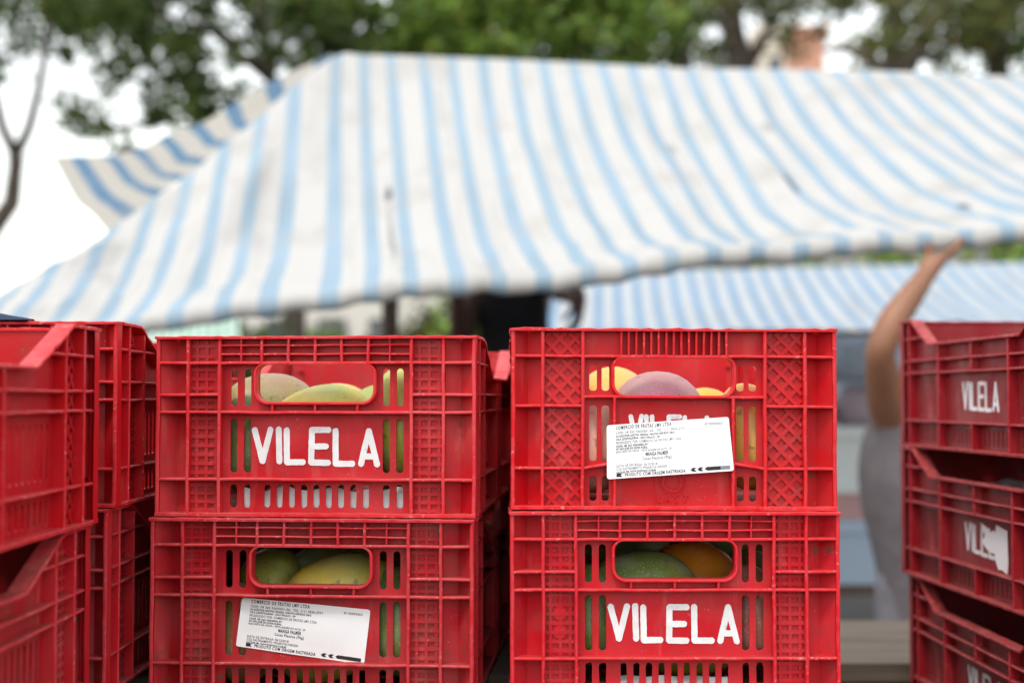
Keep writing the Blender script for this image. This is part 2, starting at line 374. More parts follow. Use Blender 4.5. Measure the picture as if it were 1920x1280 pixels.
def end_wall_grid(solid=False, dials=False, jag=0.0):
    """end wall with square lattice columns, handle opening and slots; main panel first"""
    P = Parts(); holes = []
    if not solid: holes.append(rrect(-0.0655, 0.0655, mmz(73), mmz(31.8), 0.0125, 6, 0.010))
    for sx in (-1, 1):
        for xc in (0.0785, 0.0938):
            if not solid: holes.append(slot(sx*xc, 0.0078, 0.036, 0.078))
            holes.append(slot(sx*xc, 0.0082, 0.0915, 0.152)); holes.append(slot(sx*xc, 0.0076, 0.165, 0.191, jag))
    for k in range(-4, 5): holes.append(slot(k * 0.0139, 0.0070, 0.1652, 0.191, jag))
    vs, fs = panel([(-0.1445, 0.002), (0.1445, 0.002), (0.1445, H - 0.002), (-0.1445, H - 0.002)], holes, YP, 0.0028)
    P.raw('panel', vs, fs)
    for s in (-1, 1):
        corner_fold(P, s, XR1)
        P.rib('z', 0, H - 0.003, s*0.1775, 0.0042, -0.0003, YP + 0.0045)
        P.rib('z', 0.001, H - 0.003, s*XR1, 0.0036, 0.0, YP + 0.001); P.rib('z', 0.001, H - 0.003, s*XR2, 0.0036, 0.0, YP + 0.001)
        for t in (30, 65.3, 84.8, 159): 
            a, b_ = sorted((s*XR1, s*0.1755)); P.rib('x', a, b_, mmz(t), 0.0034, 0.0008, 0.0205)
            a, b_ = sorted((s*XR2, s*XR1)); P.rib('x', a, b_, mmz(t), 0.0034, 0.0008, YP + 0.001)
        zs = [200, 159, 84.8, 65.3, 30, 3]
        for i in range(5):
            x0, x1 = sorted((s*(XR2 + 0.0015), s*(XR1 - 0.0015)))
            v_, f_ = square_lattice(x0, x1, mmz(zs[i]) + 0.002, mmz(zs[i+1]) - 0.002, YP); P.raw('lattice_panel', v_, f_)
    for t in (30, 84.8, 159): P.rib('x', -XR2, XR2, mmz(t), 0.0034, 0.0006, YP + 0.001)
    for t in (10.2, 20.2): P.rib('x', -XR2, XR2, mmz(t), 0.0022, 0.0013, YP + 0.001)
    for x in (0, 0.0299, -0.0299, 0.0597, -0.0597): P.rib('z', mmz(30), mmz(3), x, 0.0030, 0.0002, YP + 0.001)
    for x in (0.0836, -0.0836): P.rib('z', mmz(30), mmz(3), x, 0.0018, 0.0010, YP + 0.001)
    for x in (0, 0.0478, -0.0478): P.rib('z', mmz(84.8), mmz(76), x, 0.0026, 0.0011, YP + 0.001)
    if not solid: add_handle_rim(P, 0.0655, 73, 31.8, 0.0125, 0.010)
    if dials:
        for zt in (111, 131):
            b = MB(); n = 24; xc = -0.1255; zc = mmz(zt)
            for ring, (r0, r1) in enumerate(((0.0066, 0.0076),)):
                for k in range(n):
                    a0, a1 = 2*math.pi*k/n, 2*math.pi*(k+1)/n
                    qs = [(xc + r*math.cos(a), zc + r*math.sin(a)) for r, a in ((r0,a0),(r1,a0),(r1,a1),(r0,a1))]
                    b.add([(x, YP-0.0024, z) for x, z in qs] + [(x, YP, z) for x, z in qs], [(0,1,2,3),(1,5,6,2),(3,7,4,0)])
            b.tube([(xc-0.003, YP-0.0018, zc-0.002), (xc+0.004, YP-0.0018, zc+0.002)], 0.0007, 5)
            nn = 16; b.add([(xc + 0.0064*math.cos(2*math.pi*k/nn), YP-0.0019, zc + 0.0064*math.sin(2*math.pi*k/nn)) for k in range(nn)], [tuple(range(nn))])
            P.raw('date_dial', b.v, b.f)
    v_, f_, m_ = rim_strip([(-0.1805, H), (0.1805, H)], -0.0022, YP + 0.0050, 0.0032); P.raw('rim', v_, f_, 'red', m_)
    v_, f_, m_ = rim_strip([(-0.1795, 0.0042), (0.1795, 0.0042)], -0.0012, YP + 0.0045, 0.0040); P.raw('foot_rim', v_, f_, 'red', m_)
    return P
def add_handle_rim(P, hx, bot, top, r, rt):
    inner = rrect(-hx, hx, mmz(bot), mmz(top), r, 6, rt); e = 0.0036
    outer = rrect(-hx - e, hx + e, mmz(bot) - e, mmz(top) + e * 0.4, r + e, 6, rt + e * 0.6)
    n = len(inner); vs = []; fs = []; fm = []
    ch = 0.0011
    for (ix, iz), (ox, oz) in zip(inner, outer):
        mx, mz = ix + (ox-ix)*0.3, iz + (oz-iz)*0.3; nx, nz_ = ix + (ox-ix)*0.7, iz + (oz-iz)*0.7
        vs += [(ix, YP + 0.005, iz), (ix, 0.0004 + ch, iz), (mx, 0.0004, mz), (nx, 0.0004, nz_), (ox, 0.0004 + ch, oz), (ox, YP + 0.001, oz)]
    for i in range(n):
        j = (i + 1) % n
        for k in range(5): fs.append((i*6+k, j*6+k, j*6+k+1, i*6+k+1)); fm.append(1 if k in (2,) else 0)
    P.raw('handle_rim', vs, fs, 'red', fm)

def end_wall_diamond(solid=False):
    P = Parts(); holes = []; X2, X1 = 0.1008, 0.1450
    if not solid: holes.append(rrect(-0.0655, 0.0655, mmz(74), mmz(33), 0.013, 6, 0.010))
    for s in (-1, 1):
        for xc in (0.0749, 0.0886):
            if not solid: holes.append(rrect(s*xc-0.0042, s*xc+0.0042, mmz(69), mmz(41), 0.0034, 4))
            holes.append(rrect(s*xc-0.0043, s*xc+0.0043, mmz(147), mmz(85.5), 0.0034, 4)); holes.append(rrect(s*xc-0.004, s*xc+0.004, mmz(191), mmz(163.6), 0.0034, 4))
    vs, fs = panel([(-0.1455, 0.002), (0.1455, 0.002), (0.1455, H - 0.002), (-0.1455, H - 0.002)], holes, YP, 0.0028); P.raw('panel', vs, fs)
    for s in (-1, 1):
        corner_fold(P, s, X1)
        P.rib('z', 0, H - 0.003, s*0.1775, 0.0042, -0.0003, YP + 0.0045)
        P.rib('z', 0.001, H - 0.003, s*X1, 0.0038, 0.0, YP + 0.001); P.rib('z', 0.001, H - 0.003, s*X2, 0.0038, 0.0, YP + 0.001)
        P.rib('z', 0.001, mmz(75), s*0.0655, 0.0034, 0.0003, YP + 0.001)
        for t in (31, 86, 154.6):
            a, b_ = sorted((s*X1, s*0.1755)); P.rib('x', a, b_, mmz(t), 0.0034, 0.0008, 0.0205)
            a, b_ = sorted((s*X2, s*X1)); P.rib('x', a, b_, mmz(t), 0.0034, 0.0008, YP + 0.001)
        zs = [200, 154.6, 86, 31, 3]
        for i in range(4):
            x0, x1 = sorted((s*(X2 + 0.002), s*(X1 - 0.002))); v_, f_ = diamond_lattice(x0, x1, mmz(zs[i]) + 0.002, mmz(zs[i+1]) - 0.002, YP); P.raw('lattice_panel', v_, f_)
        # the slanting rib between the slot rows
        vs, fs, fm = rib_mesh('x', -0.0175, 0.0175, 0, 0.0034, 0.0008, YP + 0.001)
        sl = -s * 0.17; P.raw('rib', [(x + s*0.0832, y, z + mmz(151.8) + x*sl) for x, y, z in vs], fs, 'red', fm)
    P.rib('x', -X2, X2, mmz(31), 0.0034, 0.0006, YP + 0.001); P.rib('x', -X2, X2, mmz(76), 0.0034, 0.0007, YP + 0.001)
    for k in range(-7, 8): P.rib('z', mmz(31), mmz(3), k * 0.0083, 0.0024, 0.0000 + 0.0003 * (k % 2), YP + 0.001, jit=0.0002)
    if not solid: add_handle_rim(P, 0.0655, 74, 33, 0.013, 0.010)
    # moulded maker's mark: rings and letters standing proud
    b = MB(); xc, zc = 0.0, mmz(169); n = 32
    for (r0, r1) in ((0.0145, 0.0155), (0.0120, 0.0128), (0.0075, 0.0083)):
        for k in range(n):
            a0, a1 = 2*math.pi*k/n, 2*math.pi*(k+1)/n
            qs = [(xc + r*math.cos(a), zc + r*math.sin(a)) for r, a in ((r0,a0),(r1,a0),(r1,a1),(r0,a1))]
            b.add([(x, YP-0.0017, z) for x, z in qs] + [(x, YP+0.0005, z) for x, z in qs], [(0,1,2,3),(1,5,6,2),(3,7,4,0)])
    b.box(-0.0205, -0.0197, YP-0.0012, YP+0.0005, mmz(195), mmz(163))
    P.raw('moulded_mark', b.v, b.f)
    P.raw('moulded_mark', *text_geo('LAST', 0.0120, 0.0022, -0.0190, mmz(192.0), YP - 0.0021, shear=0.25, space=1.45))
    v_, f_, m_ = rim_strip([(-0.1805, H), (0.1805, H)], -0.0022, YP + 0.0050, 0.0032, 0.0009); P.raw('rim', v_, f_, 'red', m_)
    v_, f_, m_ = rim_strip([(-0.1795, 0.0042), (0.1795, 0.0042)], -0.0012, YP + 0.0045, 0.0040); P.raw('foot_rim', v_, f_, 'red', m_)
    return P
def text_geo(body, size, depth, x, z, y, shear=0.0, space=1.0, xs=1.0, bold=0.0):
    cu = bpy.data.curves.new('tmp', 'FONT'); cu.body = body; cu.size = size; cu.shear = shear; cu.space_character = space; cu.extrude = 0; cu.resolution_u = 2; cu.offset = bold * size
    o = bpy.data.objects.new('tmp', cu); COL.objects.link(o); dg = bpy.context.evaluated_depsgraph_get()
    m = bpy.data.meshes.new_from_object(o.evaluated_get(dg))
    bm = bmesh.new(); bm.from_mesh(m); bmesh.ops.remove_doubles(bm, verts=bm.verts, dist=1e-7)
    r = bmesh.ops.extrude_face_region(bm, geom=list(bm.faces))
    for v in r['geom']:
        if isinstance(v, bmesh.types.BMVert): v.co.z += depth
    bm.verts.index_update()
    vs = [(x + v.co.x * xs, y + depth - v.co.z, z + v.co.y) for v in bm.verts]
    fs = [tuple(v.index for v in f.verts) for f in bm.faces]
    bm.free(); bpy.data.objects.remove(o); bpy.data.curves.remove(cu); bpy.data.meshes.remove(m); return vs, fs

def side_wall(kind_):
    """long wall with a dipped middle. kind: 'slat' (wide bays), 'square' or 'diamond' lattice near the posts"""
    P = Parts(); hl = L / 2 - 0.0185
    if kind_ == 'slat': post, run, dip = 0.055, 0.075, 0.040; V = (0.04, 0.17)
    else: post, run, dip = 0.090, 0.105, 0.043; V = (0.050, 0.108, 0.275)
    a, b_ = L/2 - post, L/2 - post - run
    prof = [(-hl, H), (-a, H), (-b_, H - dip), (b_, H - dip), (a, H), (hl, H)]
    holes = []
    def srow(x0, x1, n, top, bot, w_=0.0058):
        for i in range(n): holes.append(slot(x0 + (x1-x0)*(i+0.5)/n, w_, top, bot))
    if kind_ == 'slat':
        for s in (-1, 1):
            x0, x1 = sorted((s*(L/2-0.05), s*(L/2-0.16))); srow(x0, x1, 7, 0.093, 0.150); srow(x0, x1, 7, 0.167, 0.191)
            x0, x1 = sorted((s*0.012, s*0.12)); srow(x0, x1, 7, 0.167, 0.191)
    else:
        for s in (-1, 1):
            x0, x1 = sorted((s*(L/2-0.118), s*0.035)); srow(x0, x1, 9, 0.096, 0.150); srow(x0, x1, 9, 0.167, 0.191)
    vs, fs = panel([(-hl, 0.002), (hl, 0.002), (hl, H-0.002), (a, H-0.002), (b_, H-dip-0.002), (-b_, H-dip-0.002), (-a, H-0.002), (-hl, H-0.002)], holes, YP, 0.0028)
    P.raw('panel', vs, fs)
    def top_at(x):
        x = abs(x)
        return H if x >= a else (H - dip if x <= b_ else H - dip + dip * (x - b_) / run)
    for s in (-1, 1):
        for v in V:
            x = s*(L/2 - v); P.rib('z', 0.001, top_at(x) - 0.003, x, 0.0038, 0.0, YP + 0.001)
        if kind_ != 'slat':
            x0, x1 = sorted((s*(L/2-0.052), s*(L/2-0.106))); zs = [200, 159, 84.8, 65.3, 30, 3]
            for i in range(5):
                fn = square_lattice if kind_ == 'square' else diamond_lattice
                zt = min(mmz(zs[i+1]) - 0.002, 1)
                v_, f_ = fn(x0, x1, mmz(zs[i]) + 0.002, zt - (0.012 if i == 4 else 0), YP); P.raw('lattice_panel', v_, f_)
    if kind_ == 'slat':
        P.rib('z', mmz(86), H - dip - 0.003, 0.0, 0.0034, 0.0003, YP + 0.001); P.rib('z', 0.001, mmz(159), 0.0, 0.0034, 0.0003, YP + 0.001)
    for t in (30, 65.3, 84.8, 159):
        if t / 1000 < dip:
            for s in (-1, 1):
                lim = b_ + run * (dip - t/1000) / dip
                x0, x1 = sorted((s*(lim + 0.004), s*hl)); P.rib('x', x0, x1, mmz(t), 0.0032, 0.0007, YP + 0.001)
        else: P.rib('x', -hl, hl, mmz(t), 0.0032, 0.0007, YP + 0.001)
    v_, f_, m_ = rim_strip(prof, -0.0015, YP + 0.0050, 0.0032, 0.0006); P.raw('rim', v_, f_, 'red', m_)
    v_, f_, m_ = rim_strip([(-hl, 0.0042), (hl, 0.0042)], -0.0008, YP + 0.0045, 0.0040); P.raw('foot_rim', v_, f_, 'red', m_)
    return P
def base_plate():
    holes = []
    for i in range(5):
        for j in range(9): holes.append(rrect(-0.13 + i*0.065 - 0.008, -0.13 + i*0.065 + 0.008, 0.04 + j*0.062, 0.04 + j*0.062 + 0.012, 0.003, 2))
    vs, fs = panel([(-0.160, 0.019), (0.160, 0.019), (0.160, L-0.019), (-0.160, L-0.019)], holes, 0, 0.0035)
    return [(x, z, y + 0.0045) for x, y, z in vs], fs

# painted word: strokes in photo-crop pixels of the upper left crate
STROKES = [[[(220,222),(320,605)],[(415,218),(318,605)]], [[(505,222),(516,610)]], [[(608,230),(614,618)],[(614,618),(812,616)]],
           [[(1115,232),(912,232)],[(912,232),(905,624)],[(905,624),(1112,626)],[(910,430),(1085,430)]],
           [[(1203,232),(1207,630)],[(1207,630),(1412,630)]], [[(1600,238),(1505,636)],[(1598,236),(1700,642)],[(1550,545),(1655,545)]]]
def letter_meshes(scale_x, scale_z, x_c, top_mm, seed, wid=3.35):
    """six hand-painted letters, each a mesh of wobbling strokes with slightly different film thickness"""
    rg = random.Random(seed); out = []
    for L_ in STROKES:
        b = MB(); jx, jz = rg.uniform(-0.6, 0.6), rg.uniform(-0.5, 0.5)
        for si, ((ax, ay), (bx, by)) in enumerate(L_):
            cv = lambda x, y: Vector(((((440 + x/6.4) - 588.0) / 1.675 - 2 + jx) * scale_x / 1000 + x_c, mmz(top_mm + ((y - 188) / 6.4 / 1.69 + jz) * scale_z)))
            A, B = cv(ax, ay), cv(bx, by); d = (B - A).normalized(); nn = Vector((-d.y, d.x)); h = wid / 1000 * (scale_x + scale_z) / 2
            n = 8; Lft = []; Rgt = []
            for i in range(n + 1):
                p = A.lerp(B, i / n); e = h * (1 + rg.uniform(-0.05, 0.05)); e2 = h * (1 + rg.uniform(-0.05, 0.05))
                Lft.append(p + nn * e); Rgt.append(p - nn * e2)
            capB = [B + (nn * math.cos(t) + d * math.sin(t) * rg.uniform(0.75, 1.0)) * h for t in (0.5, 1.05, 1.57, 2.09, 2.64)]
            capA = [A + (-nn * math.cos(t) - d * math.sin(t) * rg.uniform(0.75, 1.0)) * h for t in (0.5, 1.05, 1.57, 2.09, 2.64)]
            poly = Lft + capB + list(reversed(Rgt)) + capA
            m = len(poly); y = YP - 0.0005 - 0.00016 * si
            vs = [(p.x, y, p.y) for p in poly] + [(p.x, YP + 0.0004, p.y) for p in poly]
            fs = [tuple(range(m))]; fs = [tuple(reversed(range(m)))] + [(i, (i+1) % m, m + (i+1) % m, m + i) for i in range(m)]
            b.add(vs, fs)
        out.append(mesh('letter', b.v, b.f, WHITE_PAINT))
    return out
LET_END = [letter_meshes(1, 1, 0.0, 100.5, s) for s in (1, 5)]
LET_SMALL = letter_meshes(0.66, 0.9, -0.001, 94.0, 2)
LET_SIDE = [letter_meshes(0.92, 1.0, 0.004, 99.0, s, 3.0) for s in (3, 4)]

WALLS = {'grid': end_wall_grid(jag=0.0008), 'grid_dials': end_wall_grid(dials=True, jag=0.0010), 'diamond': end_wall_diamond(), 'grid_solid': end_wall_grid(True),
         'diamond_solid': end_wall_diamond(True), 'slat': side_wall('slat'), 'square': side_wall('square'), 'dia_side': side_wall('diamond')}
BASE = base_plate()
CACHE = {}
def wall_meshes(key, ci):
    if (key, ci) not in CACHE:
        out = []
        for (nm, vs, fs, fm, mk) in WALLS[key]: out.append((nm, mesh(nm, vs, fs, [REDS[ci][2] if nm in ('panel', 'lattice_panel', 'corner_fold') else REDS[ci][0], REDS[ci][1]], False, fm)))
        CACHE[(key, ci)] = out
    return CACHE[(key, ci)]
def add_wall(crate, name, key, ci, loc, rz, skip=()):
    ms = wall_meshes(key, ci); wobj = link(name, ms[0][1], crate); wobj.location = loc; wobj.rotation_euler = (0, 0, rz)
    for nm, m in ms[1:]:
        if nm in skip: continue
        link(nm, m, wobj)
    return wobj
def make_crate(loc, rz, front, back, side, ci, label, group=None, letters=None, side_letters=None, tilt=0.0):
    """origin: middle of the front wall at floor level; long axis +y"""
    c = empty('plastic_crate', loc, rz); c.rotation_euler[1] = tilt
    tag(c, label, 'crate', group)
    f = add_wall(c, 'end_wall', front, ci, (0, 0, 0), 0)
    add_wall(c, 'end_wall', back, ci, (0, L, 0), math.pi)
    r = add_wall(c, 'side_wall', side, ci, (W/2, L/2, 0), math.pi/2); l_ = add_wall(c, 'side_wall', side, ci, (-W/2, L/2, 0), -math.pi/2)
    key = ('base', ci)
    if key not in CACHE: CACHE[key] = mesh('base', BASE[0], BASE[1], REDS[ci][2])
    link('base', CACHE[key], c)
    for m in (letters or []): link('letter', m, f)
    for m in (side_letters or []): link('letter', m, l_)
    return c
def place(px_l, px_r, d_l, d_r, py, d_py):
    """front wall from the pixel columns of its two vertical edges -> origin x, y, top z, yaw"""
    A = at(px_l, 745, d_l); B = at(px_r, 745, d_r); m = (A + B) / 2
    return m.x, m.y, at((px_l + px_r) / 2, py, d_py).z, math.atan2(B.y - A.y, B.x - A.x)

CR = {}
# centre left stack (turned a little, its right side shows)
x, y, z, rz = place(290.5, 893.5, 1.590, 1.562, 629.5, 1.576); zl = z
CR['ul'] = make_crate((x, y, z - H), rz, 'grid', 'grid_solid', 'square', 0, 'open red crate of mangoes on top of the left stack, white VILELA lettering, square lattice', 'red fruit crates', LET_END[0])
x2, y2, z2, rz2 = place(281.5, 890.5, 1.580, 1.553, 629.5, 1.576)
CR['ll'] = make_crate((x2, y2, z - 2*H - 0.001), rz2, 'grid', 'grid_solid', 'square', 2, 'dusty red crate with white paper label and no painted word, under the VILELA lattice crate', 'red fruit crates')
# centre right stack
x, y, z, rz = place(957.5, 1568.5, 1.571, 1.571, 615.5, 1.571); zr = z
CR['ur'] = make_crate((x, y, z - H), rz, 'diamond', 'diamond_solid', 'dia_side', 1, 'red crate with diamond lattice and a tilted paper label over its lettering', 'red fruit crates', LET_SMALL, tilt=R(0.25))
x, y, z2, rz = place(955.5, 1573.5, 1.558, 1.558, 615.5, 1.571)
CR['lr'] = make_crate((x, y, z - 2*H - 0.001), rz, 'grid_dials', 'grid_solid', 'square', 3, 'red crate with VILELA lettering directly below the diamond lattice crate', 'red fruit crates', LET_END[1])
# near left stack: only the far half of the right sides shows
fc = at(187.0, 745, 1.473); zt = at(160, 613, 1.44).z; zn = zt
CR['nl_u'] = make_crate((fc.x - W/2, 1.473 - L, zt - H), R(0.0), 'diamond', 'diamond_solid', 'dia_side', 4, 'nearest red crate at the left edge, cut by the frame, dipped side with diamond lattice', 'red fruit crates')
CR['nl_l'] = make_crate((fc.x - W/2 - 0.006, 1.469 - L, zt - 2*H - 0.001), R(0.0), 'grid', 'grid_solid', 'square', 2, 'dusty red crate at the lower left corner beneath the nearest diamond lattice crate', 'red fruit crates')
# left stack behind it
fr = at(221.0, 745, 1.535); zt = at(221, 602.5, 1.535).z; zb = zt
CR['bl_u'] = make_crate((fr.x - W/2, 1.535, zt - H), R(-1.0), 'grid', 'grid_solid', 'square', 4, 'red crate behind the nearest left crate with a dark blue cloth on it', 'red fruit crates')
CR['bl_l'] = make_crate((fr.x - W/2 - 0.007, 1.527, zt - 2*H - 0.001), R(-0.5), 'grid', 'grid_solid', 'square', 2, 'shaded red crate of the back left stack, below the one carrying the dark blue cloth', 'red fruit crates')
# right stack, long side towards the gap
def right_crate(far_px, far_d, yaw, ztop, ci, label, letters):
    A = at(far_px, 745, far_d); ca, sa = math.cos(yaw), math.sin(yaw)
    # far left corner is local (-W/2, L)
    ox = A.x - (-W/2 * ca - L * sa); oy = A.y - (-W/2 * sa + L * ca)
    return make_crate((ox, oy, ztop - H), yaw, 'grid', 'grid_solid', 'slat', ci, label, 'red fruit crates', None, letters)
zrt = at(1700, 603, 2.30).z
CR['r_1'] = right_crate(1688, 2.30, R(3.2), zrt, 5, 'dark red crate on top of the right-edge stack, VILELA painted on its dipped side', LET_SIDE[0])
CR['r_2'] = right_crate(1687, 2.29, R(3.6), zrt - H - 0.001, 5, 'dark red crate in the right-edge stack with torn paper over part of its lettering', LET_SIDE[1])
CR['r_3'] = right_crate(1700, 2.28, R(1.2), zrt - 2*H - 0.002, 5, 'lowest dark red crate of the right-edge stack, in the corner of the picture', LET_SIDE[0])

c_ = CR['ul']; bk = Matrix.Rotation(c_.rotation_euler[2], 3, 'Z') @ Vector((0.004, L + 0.03, 0))
CR['k_u'] = make_crate(c_.location + bk + Vector((0, 0, -0.004)), R(3.0), 'grid', 'grid_solid', 'square', 4, 'red crate hidden behind the top left VILELA crate, a sliver shows in the gap', 'red fruit crates')
CR['k_l'] = make_crate(CR['ll'].location + bk + Vector((0, 0, -0.004)), R(3.0), 'grid', 'grid_solid', 'square', 2, 'lower red crate behind the paper label crate, in the dark gap', 'red fruit crates')
for i, k in enumerate(('nl_u', 'nl_l')):  # unseen crates added at left to keep light out of the near stack
    c_ = CR[k]; CR['n2_%d' % i] = make_crate(c_.location + Vector((-W - 0.03, 0.01, 0)), 0, 'grid', 'grid_solid', 'square', 2, 'unseen red crate added beyond the left frame edge to block light, %s' % ('upper', 'lower')[i], 'red fruit crates')
for i, k in enumerate(('r_1', 'r_2', 'r_3')):  # unseen crates added to shut light out of the right-edge stack
    c_ = CR[k]; CR['r2_%d' % i] = make_crate(c_.location + Vector((W + 0.03, 0.02, 0)), c_.rotation_euler[2], 'grid', 'grid_solid', 'square', 5, 'unseen dark red crate added beyond the right frame edge to block light, %s' % ('top', 'middle', 'bottom')[i], 'red fruit crates')

# ------------------------------------------------------------------ paper labels stuck on crates
LINES = [('COMERCIO DE FRUTAS LMV LTDA', 0.075, 0.090, 0.085, 1.25, 0, 0.455), ('CNPJ: 08 365 506/0001-06,  TEL. (11) 3836-2771', 0.075, 0.175, 0.058, 1.15, 1, 0.56),
         ('AV DOUTOR GASTAO VIDIGAL 1946 PAV HFE BOX 108 E', 0.075, 0.235, 0.048, 1.0, 0, 0.475), ('VILA LEOPOLDINA - SAO PAULO - SP', 0.075, 0.290, 0.048, 1.0, 0, 0.355),
         ('PRODUZIDO POR: COMERCIO DE FRUTAS LMV LTDA', 0.075, 0.360, 0.060, 1.15, 1, 0.525), ('CNPJ: 08 365 506/0002-97', 0.075, 0.420, 0.048, 1.0, 0, 0.255),
         ('SIT SAO JOSE DA ZONA RURAL', 0.075, 0.472, 0.048, 1.0, 0, 0.255), ('BOA VISTA DA ONCA - VISTA ALEGRE DO ALTO - SP', 0.075, 0.524, 0.046, 1.0, 1, 0.445),
         ('MANGA PALMER', 0.31, 0.610, 0.082, 1.1, 0, 0.18), ('Caixa Plastica (9kg)', 0.285, 0.685, 0.066, 1.15, 1, 0.23),
         ('DATA DE ENTREGA: 06/12/2018', 0.075, 0.790, 0.060, 1.15, 1, 0.325), ('COD RASTREAMENTO: PP560XCVA1WEVGHI', 0.075, 0.850, 0.058, 1.15, 1, 0.4),
         ('RASTREIE EM: WWW.PARIPASSO.COM.BR', 0.075, 0.902, 0.044, 1.0, 0, 0.315), ('PRODUTO COM ORIGEM RASTREADA', 0.140, 0.968, 0.074, 1.12, 0, 0.48), ('BY PARIPASSO', 0.80, 0.125, 0.052, 1.15, 1, 0.145)]
def paper_label(crate, corners, front_y, name_lbl, curl, worn):
    """corners TL TR BR BL as local (x, z) on the wall; printed lines follow the sheet"""
    TL, TR, BR, BL = [Vector(c) for c in corners]; rg = random.Random(4 + worn)
    def pt(u, v, lift=0.0):
        p = TL.lerp(TR, u).lerp(BL.lerp(BR, u), v)
        y = front_y - curl * (math.sin(u * 9 + v * 4 + worn) * 0.0004 + math.sin(v * 7 - u * 3) * 0.0003) - 0.0004
        e = max(0.0, 1 - u / 0.12); y -= 0.0010 * e * e * curl
        return (p.x, y - lift, p.y)
    nu, nv = 24, 10; vs = []; fs = []
    def clampc(u, v):     # rounded corners
        r = 0.020; ar = 2.3
        du = max(0.0, r - min(u, 1-u)); dv = max(0.0, r*ar - min(v, 1-v)) / ar
        if du > 0 and dv > 0:
            k = math.hypot(du, dv)
            if k > r:
                f = r / k; du2, dv2 = du * f, dv * f
                u = (r - du2) if u < 0.5 else 1 - (r - du2); v = (r - dv2) * ar if v < 0.5 else 1 - (r - dv2) * ar
        return u, v
    us = [0, 0.012, 0.024, 0.036] + [0.036 + 0.928 * i / nu for i in range(1, nu)] + [0.964, 0.976, 0.988, 1]
    vv = [0, 0.027, 0.054, 0.081] + [0.081 + 0.838 * i / nv for i in range(1, nv)] + [0.919, 0.946, 0.973, 1]
    for v in vv:
        for u in us: vs.append(pt(*clampc(u, v)))
    nU = len(us)
    for j in range(len(vv) - 1):
        for i in range(nU - 1): fs.append((j*nU+i, (j+1)*nU+i, (j+1)*nU+i+1, j*nU+i+1))
    # thickness: a back sheet a tenth of a millimetre behind
    nb = len(vs); vs += [(x_, y_ + 0.00015, z_) for x_, y_, z_ in vs]; fs += [tuple(reversed([nb + k for k in f])) for f in fs]
    sheet = link('paper_label', mesh('paper_label', vs, fs, PAPER, True), crate); sheet['label'] = name_lbl
    asp = (TR - TL).length / (BL - TL).length
    b = MB(); fd = MB()
    for (txt, u0, v0, hgt, sp, thin, wu) in LINES:
        tv, tf = text_geo(txt, hgt * 1.12, 0.0, 0, 0, 0, space=sp, xs=1.0, bold=(0.024 if not thin else 0.014) - 0.010 * worn)
        wd = max(p[0] for p in tv); k = wu * asp / wd
        pts = []
        for (x_, y_, z_) in tv:
            u = u0 + x_ * k / asp; v = v0 - z_
            if worn: v += 0.004 * math.sin(u * 21)
            pts.append(pt(min(max(u, 0.002), 0.998), v, 0.00022))
        nf = len(tf); (fd if (worn and thin) else b).add(pts, [f for f in tf if len(f) >= 3])
    def bar(poly, tgt):
        tgt.add([pt(u, v, 0.00022) for u, v in poly], [tuple(reversed(range(len(poly))))])
    bar([(0.075, 0.905), (0.123, 0.905), (0.108, 0.937), (0.123, 0.97), (0.075, 0.97)], b)
    def chev(u):
        bar([(u, 0.93), (u + 0.017, 0.895), (u + 0.047, 0.895), (u + 0.030, 0.93)], b); bar([(u, 0.9305), (u + 0.030, 0.9305), (u + 0.047, 0.965), (u + 0.017, 0.965)], b)
    chev(0.66); chev(0.715)
    nb_ = 8
    for i in range(nb_):
        u0_, u1_ = 0.772 + 0.2 * i / nb_, 0.772 + 0.2 * (i + 1) / nb_; c_ = 0.0 if i else 0.03
        tgt = fd if (worn and i > 4) else b
        bar([(u0_ + (0.018 if i == 0 else 0), 0.895), (u1_, 0.895), (u1_, 0.962), (u0_ + (0.018 if i == 0 else 0), 0.962)] + ([(u0_, 0.929)] if i == 0 else []), tgt)
    kind(link('printed_text', mesh('printed_text', b.v, b.f, INK), sheet), 'stuff')
    if fd.v: kind(link('printed_text', mesh('printed_text', fd.v, fd.f, FADED_INK), sheet), 'stuff')
    return sheet
def wall_local(crate, px, py, yy=0.0):
    """pixel -> (x, z) on the crate's rib front plane"""
    M = Matrix.Translation(crate.location) @ crate.rotation_euler.to_matrix().to_4x4(); Mi = M.inverted()
    o = Mi @ Vector((0, 0, CZ)); p = Mi @ at(px, py, 1.0); d = p - o; t = (yy - o.y) / d.y; h = o + d * t
    return (h.x, h.z)
paper_label(CR['ll'], [wall_local(CR['ll'], *p, YP) for p in ((455,1119),(695,1142),(683,1245),(443,1210))], YP - 0.0008, 'white paper shipping label stuck askew below the handle', 1.0, 0)
paper_label(CR['ur'], [wall_local(CR['ur'], *p) for p in ((1137,797),(1366,781),(1376,882),(1138,898))], -0.0008, 'worn white paper shipping label covering most of the painted letters', 0.8, 1)
